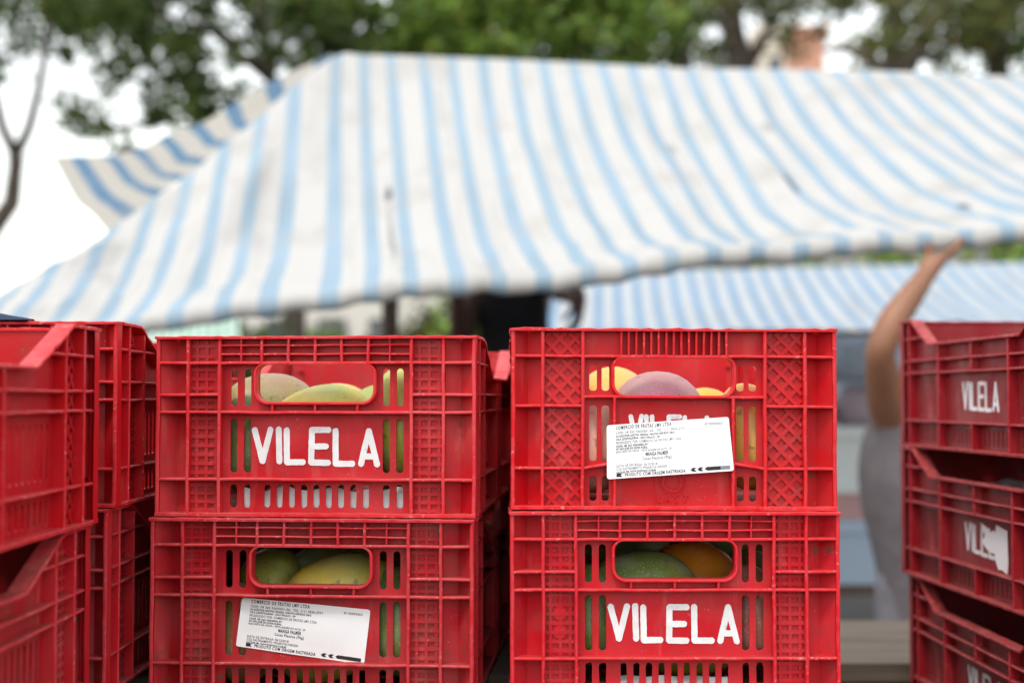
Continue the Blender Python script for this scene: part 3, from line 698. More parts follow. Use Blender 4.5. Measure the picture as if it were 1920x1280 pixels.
# torn remnant of a label on the middle crate of the right stack
tb = MB(); rg = random.Random(12)
outl = [(-0.002,0.104),(0.018,0.100),(0.035,0.094),(0.042,0.098),(0.050,0.094),(0.052,0.106),(0.072,0.103),(0.088,0.101),(0.090,0.060),(0.087,0.043),(0.070,0.047),(0.058,0.046),(0.050,0.056),(0.047,0.066),(0.035,0.066),(0.022,0.068),(0.010,0.073),(0.004,0.080),(0.012,0.088),(0.003,0.095)]
tb.add([(x_, YP - 0.0016 + 0.0003*math.sin(90*x_), z_) for x_, z_ in outl], [tuple(range(len(outl)))])
tb.add([(x_, YP - 0.0011, z_) for x_, z_ in outl], [tuple(reversed(range(len(outl))))])
sw = [c for c in CR['r_2'].children if c.name.startswith('side_wall')][1]
t_ = link('torn_label', tb.mesh('torn_label', OLD_PAPER), sw); t_['label'] = 'torn stained remnant of a paper label'

# ------------------------------------------------------------------ mangoes
def mango_mesh(name, m, a, b, c, seed):
    rg = random.Random(seed); nu, nv = 28, 18; vs = []; fs = []
    for j in range(nv + 1):
        th = math.pi * j / nv
        for i in range(nu):
            ph = 2 * math.pi * i / nu
            X = math.cos(th); rr = math.sin(th) ** 0.92
            Y = rr * math.cos(ph); Z = rr * math.sin(ph)
            fat = 1 + 0.14 * X                       # heavier stem end
            Y2 = Y * fat + 0.16 * (1 - X * X) * 0.5 - 0.06 * max(0, -X) ** 2   # one shoulder fuller, beak
            p = Vector((X * a, Y2 * b, Z * fat * c)); nn_ = noise.noise(p * 22 + Vector((seed, 0, 0))) * 0.0012
            vs.append(p + p.normalized() * nn_)
    for j in range(nv):
        for i in range(nu): fs.append((j*nu+i, (j+1)*nu+i, (j+1)*nu+(i+1) % nu, j*nu+(i+1) % nu))
    return mesh(name, vs, fs, m, True)
MM = {}
def mango(crate, key, loc, yaw, pitch, roll, col, label, size=1.0, group=None):
    kk = (col, seed_ := (abs(hash(key)) % 3 if False else len(MM) % 3))
    k2 = (col,)
    if k2 not in MM: MM[k2] = mango_mesh('mango', MANGO[col], 0.057, 0.041, 0.039, len(MM) + 1)
    o = link('mango', MM[k2]); Mw = Matrix.Translation(crate.location) @ crate.rotation_euler.to_matrix().to_4x4()
    o.matrix_world = Mw @ Matrix.Translation(loc) @ Matrix.Rotation(R(yaw), 4, 'Z') @ Matrix.Rotation(R(pitch), 4, 'Y') @ Matrix.Rotation(R(roll), 4, 'X') @ Matrix.Scale(size, 4)
    return tag(o, label, 'mango', group)
CNAME = {'dark': 'dark green', 'pink': 'pinkish green', 'purple': 'lilac', 'rose': 'rosy'}
def fill(key, name, tops, extra):
    c = CR[key]; g = 'mangoes in the ' + name
    for (loc, yaw, pit, roll, col, lab, sz) in tops: mango(c, key, loc, yaw, pit, roll, col, lab + ' in the ' + name, sz, g)
    for i, (col, x_, y_, z_) in enumerate(extra):
        mango(c, key, (x_, y_, z_), 20 + 70 * i, 5, 60 * i, col, '%s mango further back in the %s' % (CNAME.get(col, col), name), 1.0, g)
fill('ul', 'top left VILELA crate',
     [((-0.084, 0.135, 0.120), 40, 4, 20, 'pink', 'pinkish green mango at the left of the handle hole', 1.04),
      ((-0.004, 0.066, 0.107), 4, 0, 0, 'yellow', 'yellow green mango in the middle of the handle hole', 1.02),
      ((0.090, 0.062, 0.100), 10, 84, 10, 'green', 'speckled green mango behind the right slots', 1.08),
      ((0.056, 0.160, 0.104), 150, 0, 90, 'green', 'pale green mango low right in the handle hole', 1.0),
      ((-0.030, 0.245, 0.108), 30, 0, 40, 'orange', 'yellow orange mango behind the middle one', 1.0),
      ((0.072, 0.262, 0.134), 60, 0, 140, 'green', 'green mango farthest back on the right', 1.1),
      ((-0.089, 0.060, 0.078), 0, 86, 0, 'dark', 'dark green mango behind the left slots', 1.0)],
     [('green', -0.030, 0.15, 0.050), ('yellow', 0.045, 0.24, 0.052), ('yellow', -0.10, 0.25, 0.055), ('orange', 0.0, 0.34, 0.07), ('green', -0.10, 0.36, 0.075), ('green', 0.11, 0.36, 0.08)])
fill('ur', 'diamond lattice crate',
     [((-0.006, 0.088, 0.103), 76, 0, 0, 'purple', 'big lilac mango filling the handle hole', 1.32),
      ((-0.052, 0.190, 0.118), 70, 0, 20, 'orange', 'orange yellow mango behind the lilac one', 1.08),
      ((0.093, 0.062, 0.080), 15, 82, 60, 'orange', 'orange mango behind the right slots', 1.08),
      ((-0.088, 0.060, 0.072), 0, 86, 200, 'rose', 'rosy mango behind the left slots', 1.0),
      ((0.066, 0.215, 0.092), 120, 0, 90, 'orange', 'pale orange mango low at the right of the handle hole', 1.0)],
     [('yellow', -0.09, 0.30, 0.075), ('orange', 0.03, 0.31, 0.08), ('pink', 0.12, 0.33, 0.08), ('green', 0.0, 0.19, 0.045), ('yellow', -0.11, 0.18, 0.055)])
fill('ll', 'paper label crate',
     [((-0.070, 0.128, 0.112), 95, 5, 10, 'green', 'dull green mango at the left of the handle hole', 1.05),
      ((-0.006, 0.152, 0.116), 10, 0, 30, 'dark', 'dark green mango behind the bright one', 1.1),
      ((0.024, 0.070, 0.110), 8, 0, 0, 'yellow', 'bright yellow green mango filling the handle hole', 1.16),
      ((0.090, 0.060, 0.080), 0, 85, 100, 'dark', 'dark green mango behind the right slots', 1.08),
      ((-0.089, 0.060, 0.066), 0, 86, 0, 'red', 'dull red mango behind the left slots', 1.0)],
     [('dark', -0.09, 0.25, 0.10), ('green', 0.05, 0.26, 0.11), ('yellow', 0.0, 0.075, 0.045), ('dark', 0.11, 0.20, 0.09), ('dark', -0.02, 0.36, 0.12), ('green', -0.12, 0.40, 0.12), ('dark', 0.10, 0.38, 0.12), ('dark', 0.0, 0.48, 0.12), ('green', 0.12, 0.50, 0.12), ('dark', -0.11, 0.52, 0.12)])  # last six mangoes added to stop light entering over the side dips
fill('lr', 'lower right VILELA crate',
     [((-0.030, 0.074, 0.106), 6, 6, 0, 'dark', 'green mango at the left of the handle hole', 1.14),
      ((0.030, 0.150, 0.106), 10, 0, 20, 'deep', 'deep orange mango behind the green one', 1.12),
      ((-0.089, 0.060, 0.080), 0, 85, 30, 'dark', 'dark green mango behind the left slots', 1.0),
      ((0.090, 0.060, 0.080), 0, 85, 120, 'red', 'red orange mango behind the right slots', 1.0)],
     [('dark', -0.08, 0.25, 0.10), ('green', 0.06, 0.27, 0.10), ('green', 0.03, 0.08, 0.045), ('dark', -0.10, 0.16, 0.10), ('dark', 0.12, 0.19, 0.10), ('dark', -0.02, 0.37, 0.12), ('green', -0.12, 0.40, 0.12), ('dark', 0.11, 0.39, 0.12), ('dark', 0.0, 0.49, 0.12), ('green', 0.12, 0.51, 0.12), ('dark', -0.11, 0.52, 0.12)])  # the six rearmost are added fill that blocks light from the dips
for i, (x_, y_, z_, c_) in enumerate(((0.118, 0.40, 0.05, 'yellow'), (0.118, 0.50, 0.055, 'green'), (0.118, 0.31, 0.05, 'orange'), (0.112, 0.45, 0.115, 'yellow'))):
    mango(CR['nl_u'], 'nl', (x_, y_, z_), 88, 0, 70 * i, c_, 'mango seen through the side slots of the nearest left crate', 1.0, 'mangoes in the nearest left crate')
# white wrapping crumpled in the bottom of crates
def wrapping(crate, label, seed, x0, x1, zmax):
    rg = random.Random(seed); n = 26; vs = []; fs = []
    for j in range(4):
        for i in range(n + 1):
            x_ = x0 + (x1 - x0) * i / n; a = j / 3
            z_ = 0.0085 + a * (zmax * (0.75 + 0.3 * noise.noise(Vector((x_*38, seed, 0)))))
            vs.append((x_, 0.0195 + 0.002 * noise.noise(Vector((x_*60, a*3, seed))) + 0.012 * a * a * (0.6 + 0.4 * math.sin(x_ * 90)), z_))
    for j in range(3):
        for i in range(n): fs.append((j*(n+1)+i, j*(n+1)+i+1, (j+1)*(n+1)+i+1, (j+1)*(n+1)+i))
    nb = len(vs); vs += [(x_, y_ + 0.0008, z_) for x_, y_, z_ in vs]; fs += [tuple(reversed([nb+k for k in f])) for f in fs]
    o = link('wrapping_sheet', mesh('wrapping_sheet', vs, fs, WRAP, True)); o.matrix_world = Matrix.Translation(crate.location) @ crate.rotation_euler.to_matrix().to_4x4()
    tag(o, label, 'packing sheet')
wrapping(CR['ul'], 'white packing sheet showing through the bottom slots of the top left VILELA crate', 3, -0.085, 0.10, 0.028)
wrapping(CR['lr'], 'white packing sheet in the bottom slots of the lower right VILELA crate', 8, -0.06, 0.06, 0.012)

# dark blue cloth on the back left crate
vs = []; fs = []; n = 26
top = CR['bl_u'].location.z + H; cx_, cy_ = at(8, 745, 1.548).x, 1.548
for j in range(n + 1):
    for i in range(n + 1):
        u, v = i/n*2-1, j/n*2-1; r_ = math.hypot(u, v)
        h = max(0, 1 - r_ * 0.95); z_ = 0.0135 * h ** 0.7 + 0.005 * h * noise.noise(Vector((u*3, v*3, 5))) 
        vs.append((cx_ - 0.055 + u * 0.085, cy_ + v * 0.022 - 0.0, top + 0.0015 + max(0.0, z_)))
for j in range(n):
    for i in range(n): fs.append((j*(n+1)+i, j*(n+1)+i+1, (j+1)*(n+1)+i+1, (j+1)*(n+1)+i))
nb = len(vs); vs += [(a_, b_, top + 0.0009) for a_, b_, c_ in vs]
rimi = [i for i in range(n)] ; fs += [tuple(reversed((nb + j*(n+1)+i, nb + j*(n+1)+i+1, nb + (j+1)*(n+1)+i+1, nb + (j+1)*(n+1)+i))) for j in range(n) for i in range(n)]
NAVY = mat('navy_cloth', (0.02,0.035,0.07), 0.9)
tag(link('cloth', mesh('cloth', vs, fs, NAVY, True)), 'crumpled dark blue cloth lying on the rim of the back left crate', 'cloth')

# ------------------------------------------------------------------ plank table under the stacks, bench under the right stack
ztab = min(CR[k].location.z for k in ('ll', 'lr', 'nl_l', 'bl_l', 'k_l', 'n2_1')) - 0.0005
tbl = empty('plank_table', (0, 1.5, 0)); tag(tbl, 'weathered wooden plank table under the left and centre crate stacks', 'table')
for (y0, y1) in ((0.84, 1.08), (1.12, 1.34), (1.38, 1.61), (1.745, 2.075), (2.11, 2.40), (2.43, 2.80)):
    b = MB(); n = 18; x0, x1 = -1.25, (0.352 if y0 < 2.1 else -0.01); rg = random.Random(int(y0 * 100)); rows = []
    for i in range(n + 1):
        x_ = x0 + (x1-x0)*i/n; e0, e1 = rg.uniform(-0.004, 0.004), rg.uniform(-0.004, 0.004)
        rows += [(x_, y0+e0-1.5, ztab-0.032), (x_, y0+e0-1.5, ztab-0.003), (x_, y0+e0+0.004-1.5, ztab), (x_, y1+e1-0.004-1.5, ztab), (x_, y1+e1-1.5, ztab-0.003), (x_, y1+e1-1.5, ztab-0.032)]
    fs = [tuple(reversed((i*6+k, i*6+(k+1) % 6, (i+1)*6+(k+1) % 6, (i+1)*6+k))) for i in range(n) for k in range(6)] + [tuple(range(6)), tuple(reversed(range(n*6, n*6+6)))]
    b.add(rows, fs); link('plank', b.mesh('plank', WOOD), tbl)
for x_ in (-1.15, -0.45, -0.08, 0.28):
    yb = 1.26 if x_ < 0 else 0.56
    b = MB(); b.box(x_-0.04, x_+0.04, -0.62, yb, ztab-0.10, ztab-0.0325); link('bearer', b.mesh('bearer', DARK_WOOD), tbl)
    for y_ in ((-0.58, 0.52, 1.2) if x_ < 0 else (-0.58, 0.52)):
        b = MB(); b.box(x_-0.035, x_+0.035, y_-0.035, y_+0.035, 0.0, ztab-0.1005); link('leg', b.mesh('leg', DARK_WOOD), tbl)
for k in ('ll', 'lr', 'nl_l', 'bl_l', 'k_l', 'n2_1'):       # battens level the stacks on the uneven table
    gap = CR[k].location.z - ztab
    if gap > 0.0015:
        for y_ in (0.03, 0.50):
            yy = CR[k].location.y + y_
            b = MB(); b.box(-0.17, 0.17, 0, 0.04, 0, gap - 0.0004); o = link('batten', b.mesh('batten', WOOD)); o.location = (CR[k].location.x, yy, ztab + 0.0002)
            tag(o, 'thin wooden batten under the %s stack' % {'ll': 'centre left', 'lr': 'centre right', 'nl_l': 'nearest left', 'bl_l': 'back left', 'k_l': 'hidden back centre', 'n2_1': 'added leftmost'}[k], 'batten', 'battens under the crates')
zbd = at(1640, 1243, 2.36).z
bd = empty('work_bench', (0.62, 2.6, 0)); tag(bd, 'pale weathered wooden bench top seen low in the gap at right', 'bench')
for (y0, y1) in ((-0.24, -0.02), (-0.012, 0.21)):
    b = MB(); b.box(-0.62, 0.9, y0, y1, zbd - 0.03, zbd); link('plank', b.mesh('plank', WOOD), bd)
b = MB(); b.box(-0.6, 0.88, -0.225, -0.205, zbd - 0.16, zbd - 0.0305); link('apron', b.mesh('apron', DARK_WOOD), bd)
for sx in (-0.55, 0.82):
    for sy in (-0.18, 0.16): b = MB(); b.box(sx-0.025, sx+0.025, sy-0.022, sy+0.022, 0, zbd-0.0305); link('leg', b.mesh('leg', DARK_WOOD), bd)
zb3 = CR['r_3'].location.z
bn = empty('bench', (0.86, 2.0, 0)); tag(bn, 'low wooden bench under the right-edge stack of dark red crates', 'bench')
for y_ in (-0.36, -0.12, 0.12):
    b = MB(); b.box(-0.24, 0.64, y_, y_+0.22, zb3-0.035, zb3-0.0005); link('plank', b.mesh('plank', WOOD), bn)
for sx in (-1, 1):
    for sy in (-0.32, 0.3):
        b = MB(); xq = 0.2 + sx * 0.4; b.box(xq-0.03, xq+0.03, sy-0.03, sy+0.03, 0, zb3-0.0355); link('leg', b.mesh('leg', DARK_WOOD), bn)

# ------------------------------------------------------------------ market canopies
def cr(p0, p1, p2, p3, t):
    return 0.5 * ((2*p1) + (p2-p0)*t + (2*p0-5*p1+4*p2-p3)*t*t + (3*p1-p0-3*p2+p3)*t**3)
def spline(pts, ks, k):
    i = 0
    while i < len(ks) - 2 and k > ks[i+1]: i += 1
    t = (k - ks[i]) / (ks[i+1] - ks[i]); g = lambda j: pts[max(0, min(len(pts)-1, j))]
    return cr(g(i-1), g(i), g(i+1), g(i+2), t)
def cloth_sheet(name, cols, nsub, nv, m, wrinkle=0.0, hem=None, extra=None):
    """cols: [(k, [world points down the cloth])]; uv = (k, v)"""
    ks = [c[0] for c in cols]; nr = len(cols[0][1]); rows_v = [i / (nr-1) for i in range(nr)]
    K = []; 
    n = int((ks[-1] - ks[0]) * nsub)
    K = [ks[0] + (ks[-1]-ks[0]) * i / n for i in range(n + 1)]
    vs = []; uv = []
    for k in K:
        ctrl = [spline([c[1][r] for c in cols], ks, k) for r in range(nr)]
        for j in range(nv + 1):
            v = j / nv; p = spline(ctrl, rows_v, v)
            wv = wrinkle * (noise.noise(Vector((k*0.55, v*2.2, 1.7))) + 0.5 * noise.noise(Vector((k*1.3, v*5.0, 4.1))) + 0.28 * noise.noise(Vector((k*2.9 + v*3, v*9.0, 8.0)))) * min(1, 6*v, 6*(1-v)+0.4)
            vs.append(p + Vector((0, -0.5, 0.85)) * wv); uv.append((k, v))
    def build(vs, uv, cnt, nm):
        fs = [(i*cnt+j, i*cnt+j+1, (i+1)*cnt+j+1, (i+1)*cnt+j) for i in range(len(K)-1) for j in range(cnt-1)]
        me = mesh(nm, vs, fs, m, True); ul = me.uv_layers.new(name='UVMap')
        for p in me.polygons:
            for li in p.loop_indices: ul.data[li].uv = uv[me.loops[li].vertex_index]
        return me
    sheet = build(vs, uv, nv + 1, name); hm = None
    if hem:
        hv = []; hu = []
        for i, k in enumerate(K):
            e = vs[i*(nv+1)+nv]; dr = 1 + 0.25 * noise.noise(Vector((k*1.7, 0, 0)))
            for (dy, dz) in ((0.001, 0.001), (-0.012, -0.006), (-0.014, -hem*0.6*dr), (-0.006, -hem*dr), (0.018, -hem*1.06*dr), (0.045, -hem*0.55*dr)): hv.append(e + Vector((0, dy, dz))); hu.append((k, 1.05))
        hm = build(hv, hu, 6, 'hem')
    return sheet, hm
D5 = [5.4, 4.95, 4.4, 4.1, 3.9]
def dl(a): return [a + (3.93 - a) * t for t in (0, 0.3, 0.55, 0.82, 1)]
C = [(-11.5, [(-150,650),(-165,662),(-180,675),(-210,695),(-245,715)], dl(4.02)), (-9.5, [(0,550),(-20,565),(-40,585),(-75,620),(-120,660)], dl(4.12)),
     (-8, [(130,480),(108,508),(88,533),(55,580),(20,645)], dl(4.25)), (-7, [(215,425),(192,465),(165,503),(138,570),(100,640)], dl(4.36)),
     (-6, [(285,373),(266,430),(242,492),(214,565),(180,632)], dl(4.5)), (-5, [(353,329),(338,390),(320,450),(288,550),(256,620)], dl(4.66)),
     (-4, [(423,269),(410,350),(397,440),(366,547),(336,610)], dl(4.83)), (-3, [(490,218),(478,310),(463,430),(445,530),(426,597)], dl(5.0)),
     (-2, [(551,161),(545,270),(534,430),(520,515),(508,583)], dl(5.2)), (-1, [(632,104),(628,260),(628,420),(627,500),(625,567)], D5),
     (0, [(684,103),(690,260),(698,415),(703,495),(707,556)], D5), (2, [(794,106),(812,255),(832,405),(850,485),(867,543)], D5),
     (5, [(962,112),(985,250),(1035,400),(1075,478),(1109,527)], D5), (8, [(1128,120),(1165,245),(1245,395),(1300,458),(1343,489)], D5),
     (11, [(1290,128),(1335,238),(1430,385),(1505,440),(1581,470)], D5), (13, [(1397,129),(1455,230),(1570,370),(1650,428),(1737,459)], D5),
     (15, [(1510,131),(1580,225),(1705,345),(1795,408),(1893,446)], D5), (17, [(1617,132),(1705,224),(1835,325),(1935,390),(2050,432)], D5),
     (19, [(1720,136),(1830,222),(1960,310),(2070,372),(2200,420)], D5), (22, [(1890,143),(2030,226),(2160,305),(2290,362),(2430,402)], D5), (26, [(2120,150),(2300,232),(2450,300),(2580,345),(2750,380)], D5)]
cols = []
for k, px, dd in C:
    px = list(px); px[4] = (px[4][0] - 6, px[4][1] - 26); px[3] = (px[3][0], px[3][1] - 8)
    cols.append((k, [at(a, b_, d) for (a, b_), d in zip(px, dd)]))
cano = empty('market_canopy', (0.4, 5.4, 0)); tag(cano, 'large blue and white striped market canopy being lifted, across the middle', 'canopy')
def kid(name, me, par, m_=None):
    o = link(name, me, par); o.matrix_parent_inverse = Matrix.Translation(-Vector(par.location)); return o
sheet, hem = cloth_sheet('cloth', cols, 8, 60, TARP, 0.034, 0.050)
kid('cloth', sheet, cano); kid('hem', hem, cano)
# folded-up corner flap behind the hip
FL = [(0, (98,294), (203,434), 5.05, 4.33), (1, (160,293), (262,388), 5.1, 4.46), (2, (214,290), (310,352), 5.15, 4.57), (3, (268,276), (352,322), 5.2, 4.66), (4, (320,250), (392,291), 5.25, 4.75),
      (5, (382,229), (436,258), 5.3, 4.86), (6, (450,186), (478,226), 5.36, 4.97), (7, (530,142), (548,163), 5.40, 5.19), (8, (622,101), (626,106), 5.42, 5.38)]
fc_ = []
for k, a, b_, da, db in FL:
    A, B = at(*a, da), at(*b_, db); B = B + Vector((0, 0.012, -0.006)); M_ = A.lerp(B, 0.5) + Vector((0, 0, -0.03)); fc_.append((k + 0.25, [A, A.lerp(M_, 0.5), M_, M_.lerp(B, 0.5), B]))
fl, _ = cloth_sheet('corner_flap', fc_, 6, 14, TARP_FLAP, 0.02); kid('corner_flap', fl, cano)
b = MB(); b.tube([at(625, 118, 5.43), at(1300, 140, 5.43), at(2000, 158, 5.43)], 0.024, 10); kid('ridge_pole', b.mesh('ridge_pole', DARK_WOOD, True), cano)
for (px_, py_) in ((733, 121), (2080, 158)):
    t_ = at(px_, py_, 5.46); b = MB(); b.tube([(t_.x, 5.46, 0), (t_.x, 5.46, t_.z)], 0.032, 8); kid('post', b.mesh('post', DARK_WOOD, True), cano)
b = MB(); b.tube([at(119, 296, 5.05), at(75, 297, 7.5), at(38, 292, 11.9)], 0.005, 5)
tag(link('rope', b.mesh('rope', mat('rope', (0.45,0.42,0.36), 0.9))), 'thin rope tying the canopy corner to the tree fork at far left', 'rope')
# second canopy further back
c2 = []
for k in range(-3, 30, 3):
    xt = 1122 + 34.0 * k; xb = 1122 + 41.0 * k + max(0, k - 8) * 5.0; yt = 510 - 0.022 * (xt - 1080); yb = 616 + 0.018 * (xb - 1080)
    P0, P1 = at(xt, yt, 9.2), at(xb, yb, 7.7); mid = P0.lerp(P1, 0.5) + Vector((0, 0, -0.05)); c2.append((k, [P0, P0.lerp(mid, 0.5) + Vector((0,0,-0.01)), mid, mid.lerp(P1, 0.5) + Vector((0,0,-0.01)), P1]))
can2 = empty('market_canopy', (2.5, 9.2, 0)); tag(can2, 'smaller blue and white striped canopy behind the raised arm', 'canopy')
sh2, hm2 = cloth_sheet('cloth', c2, 4, 14, TARP_FAR, 0.02, 0.05); kid('cloth', sh2, can2); kid('hem', hm2, can2)
for (px_, d_, py_) in ((1180, 9.22, 512), (2000, 9.22, 495), (1300, 7.68, 640), (1985, 7.68, 652)):
    t_ = at(px_, py_, d_); b = MB(); b.tube([(t_.x, d_, 0), (t_.x, d_, t_.z)], 0.03, 8); kid('post', b.mesh('post', DARK_WOOD, True), can2)
# green striped canopy glimpsed under the big one
c3 = []
for k in range(0, 13, 3):
    P0, P1 = at(255 + 16*k, 590, 12.5), at(235 + 18*k, 650, 11.3); c3.append((k, [P0, P0.lerp(P1, 0.25), P0.lerp(P1, 0.5) + Vector((0,0,-0.03)), P0.lerp(P1, 0.75), P1]))
can3 = empty('market_canopy', (-3.0, 12.5, 0)); tag(can3, 'green and white striped canopy glimpsed under the big one at left', 'canopy')
sh3, hm3 = cloth_sheet('cloth', c3, 4, 8, TARP_GREEN, 0.02, 0.05); kid('cloth', sh3, can3); kid('hem', hm3, can3)
for (px_, d_, py_) in ((265, 12.52, 592), (440, 12.52, 592)):
    t_ = at(px_, py_, d_); b = MB(); b.tube([(t_.x, d_, 0), (t_.x, d_, t_.z)], 0.03, 8); kid('post', b.mesh('post', DARK_WOOD, True), can3)

# ------------------------------------------------------------------ people
def skin(name, V, E, m, parent=None, sub=2):
    """V: name -> (pos, rx, ry); first vertex is the root"""
    names = list(V); idx = {k: i for i, k in enumerate(names)}
    me = bpy.data.meshes.new(name); me.from_pydata([tuple(V[k][0]) for k in names], [(idx[a], idx[b_]) for a, b_ in E], [])
    o = link(name, me, parent); md = o.modifiers.new('skin', 'SKIN'); md.use_smooth_shade = True; md.branch_smoothing = 0.6
    for i, k in enumerate(names):
        sv = me.skin_vertices[0].data[i]; sv.radius = (V[k][1], V[k][2] if len(V[k]) > 2 else V[k][1]); sv.use_root = (i == 0)
    sb = o.modifiers.new('sub', 'SUBSURF'); sb.levels = sb.render_levels = sub
    dg = bpy.context.evaluated_depsgraph_get(); nm = bpy.data.meshes.new_from_object(o.evaluated_get(dg)); nm.name = name
    for md in list(o.modifiers): o.modifiers.remove(md)
    o.data = nm; nm.materials.clear(); nm.materials.append(m); nm.polygons.foreach_set('use_smooth', [True] * len(nm.polygons))
    nm.polygons.foreach_set('material_index', [0] * len(nm.polygons))
    return o
def ball(c, rx, ry, rz_, n=14):
    b = MB(); nv = n; nu = n; vs = []; fs = []
    for j in range(nv + 1):
        for i in range(nu):
            th, ph = math.pi*j/nv, 2*math.pi*i/nu; vs.append((c[0] + rx*math.sin(th)*math.cos(ph), c[1] + ry*math.sin(th)*math.sin(ph), c[2] + rz_*math.cos(th)))
    fs = [(j*nu+i, (j+1)*nu+i, (j+1)*nu+(i+1) % nu, j*nu+(i+1) % nu) for j in range(nv) for i in range(nu)]
    return vs, fs
def skin_mat(name, c):
    m = mat(name, c, 0.5, 0.4); q = NT(m); n = q.noise(8.0, q.coord(), 3.0); q.l(q.mix(q.ramp(n, 0.35, 0.65), c, tuple(k*0.86 for k in c)), q.b.inputs['Base Color'])
    q.b.inputs['Subsurface Weight'].default_value = 0.08; q.b.inputs['Subsurface Radius'].default_value = (0.02,0.008,0.004); return m
def fingers(V, E, palm, direction, spread, curl, start='palm', scale=1.0, thumb=None, tag_=''):
    """four fingers and a thumb from the palm vertex"""
    d = Vector(direction).normalized(); sdir = Vector(spread).normalized(); c = Vector(curl).normalized()
    for i, (off, ln) in enumerate(((-0.030, 0.072), (-0.010, 0.082), (0.011, 0.078), (0.031, 0.060))):
        base = Vector(palm) + sdir * off * scale + d * 0.040 * scale
        k1, k2, k3 = base + d * 0.030 * scale, base + (d * 0.055 + c * 0.012) * scale, base + (d * ln + c * 0.030) * scale
        n0, n1, n2, n3 = ['%sf%d%d' % (tag_, i, q_) for q_ in range(4)]
        V[n0] = (base, 0.011*scale); V[n1] = (k1, 0.0098*scale); V[n2] = (k2, 0.009*scale); V[n3] = (k3, 0.0075*scale)
        E += [(start, n0), (n0, n1), (n1, n2), (n2, n3)]
    t = Vector(thumb if thumb is not None else -sdir).normalized()
    tb0 = Vector(palm) + t * 0.030 * scale; V[tag_+'t0'] = (tb0, 0.013*scale); V[tag_+'t1'] = (tb0 + (t*0.028 + d*0.022)*scale, 0.011*scale); V[tag_+'t2'] = (tb0 + (t*0.040 + d*0.050)*scale, 0.009*scale)
    E += [(start, tag_+'t0'), (tag_+'t0', tag_+'t1'), (tag_+'t1', tag_+'t2')]

def head_bits(parent, hc, face, hair_m, skin_m):
    f = Vector(face).normalized(); s = f.cross(Vector((0,0,1))).normalized(); hc = Vector(hc)
    for sg in (-1, 1):
        e = hc + f * 0.088 + s * sg * 0.032 + Vector((0,0,0.005)); vs, fs = ball(e, 0.011, 0.011, 0.009, 8); link('eye', mesh('eye', vs, fs, EYE, True), parent)
        e = hc + s * sg * 0.083; vs, fs = ball(e, 0.016, 0.022, 0.032, 8); link('ear', mesh('ear', vs, fs, skin_m, True), parent)
    e = hc + f * 0.100 + Vector((0,0,-0.022)); vs, fs = ball(e, 0.014, 0.018, 0.022, 8); link('nose', mesh('nose', vs, fs, skin_m, True), parent)
    e = hc + f * 0.090 + Vector((0,0,-0.062)); vs, fs = ball(e, 0.024, 0.012, 0.008, 8); link('mouth', mesh('mouth', vs, fs, LIP, True), parent)
    vs, fs = ball(hc - f * 0.018 + Vector((0,0,0.035)), 0.088, 0.096, 0.098, 16); vs = [tuple(Vector(v) + Vector((0.004,0.004,0.004)) * noise.noise(Vector(v)*40)) for v in vs]
    link('hair', mesh('hair', vs, fs, hair_m, True), parent)
EYE = mat('eye', (0.1,0.07,0.05), 0.2); LIP = mat('lip', (0.28,0.12,0.10), 0.5); HAIR = mat('black_hair', (0.015,0.012,0.010), 0.7)
TAN = skin_mat('tan_skin', (0.29,0.13,0.072)); BROWN = skin_mat('brown_skin', (0.075,0.030,0.020))
def fabric(name, c):
    m = mat(name, c, 0.9, 0.15); q = NT(m); n = q.noise(14.0, q.coord(), 4.0); q.l(q.mix(q.ramp(n, 0.3, 0.7), c, tuple(k*0.8 for k in c)), q.b.inputs['Base Color']); q.bump(q.noise(7.0, q.coord(), 3.0), 0.7, 0.025); return m
GREY_TOP = fabric('grey_cotton', (0.15,0.13,0.135)); GREY_TR = fabric('grey_trousers', (0.16,0.15,0.165)); BLACK_SH = fabric('black_cotton', (0.016,0.014,0.017)); DENIM = fabric('dark_denim', (0.03,0.035,0.05)); SHOE = mat('shoe', (0.03,0.03,0.03), 0.6)

# person lifting the canopy at right
p1 = empty('person', (at(1735, 745, 4.05).x, 4.05, 0)); tag(p1, 'person in grey tank top, bare arm raised to the canopy edge', 'person')
V = {}; E = []
pel = at(1742, 1085, 4.06)
V['pelvis'] = (pel, 0.135, 0.11); V['belly'] = (at(1722, 985, 4.06), 0.120, 0.10); V['chest'] = (at(1700, 880, 4.06), 0.135, 0.11)
V['upper'] = (at(1722, 800, 4.07), 0.120, 0.10); V['neck0'] = (at(1758, 755, 4.08), 0.058); V['neck'] = (at(1775, 735, 4.07), 0.055)
V['head0'] = (at(1790, 718, 4.05), 0.072); V['head'] = (at(1797, 690, 4.04), 0.088); V['head1'] = (at(1800, 662, 4.04), 0.072)
E += [('pelvis','belly'),('belly','chest'),('chest','upper'),('upper','neck0'),('neck0','neck'),('neck','head0'),('head0','head'),('head','head1')]
V['sh'] = (at(1672, 785, 4.03), 0.074); V['arm'] = (at(1660, 728, 3.93), 0.055, 0.058); V['elbow0'] = (at(1651, 676, 3.85), 0.044); V['elbow'] = (at(1650, 650, 3.82), 0.043); V['fore'] = (at(1674, 602, 3.83), 0.044, 0.047); V['fore2'] = (at(1706, 558, 3.855), 0.036, 0.040); V['wrist'] = (at(1732, 522, 3.88), 0.031, 0.034)
V['palm'] = (at(1752, 495, 3.90), 0.040, 0.032); E += [('upper','sh'),('sh','arm'),('arm','elbow0'),('elbow0','elbow'),('elbow','fore'),('fore','fore2'),('fore2','wrist'),('wrist','palm')]
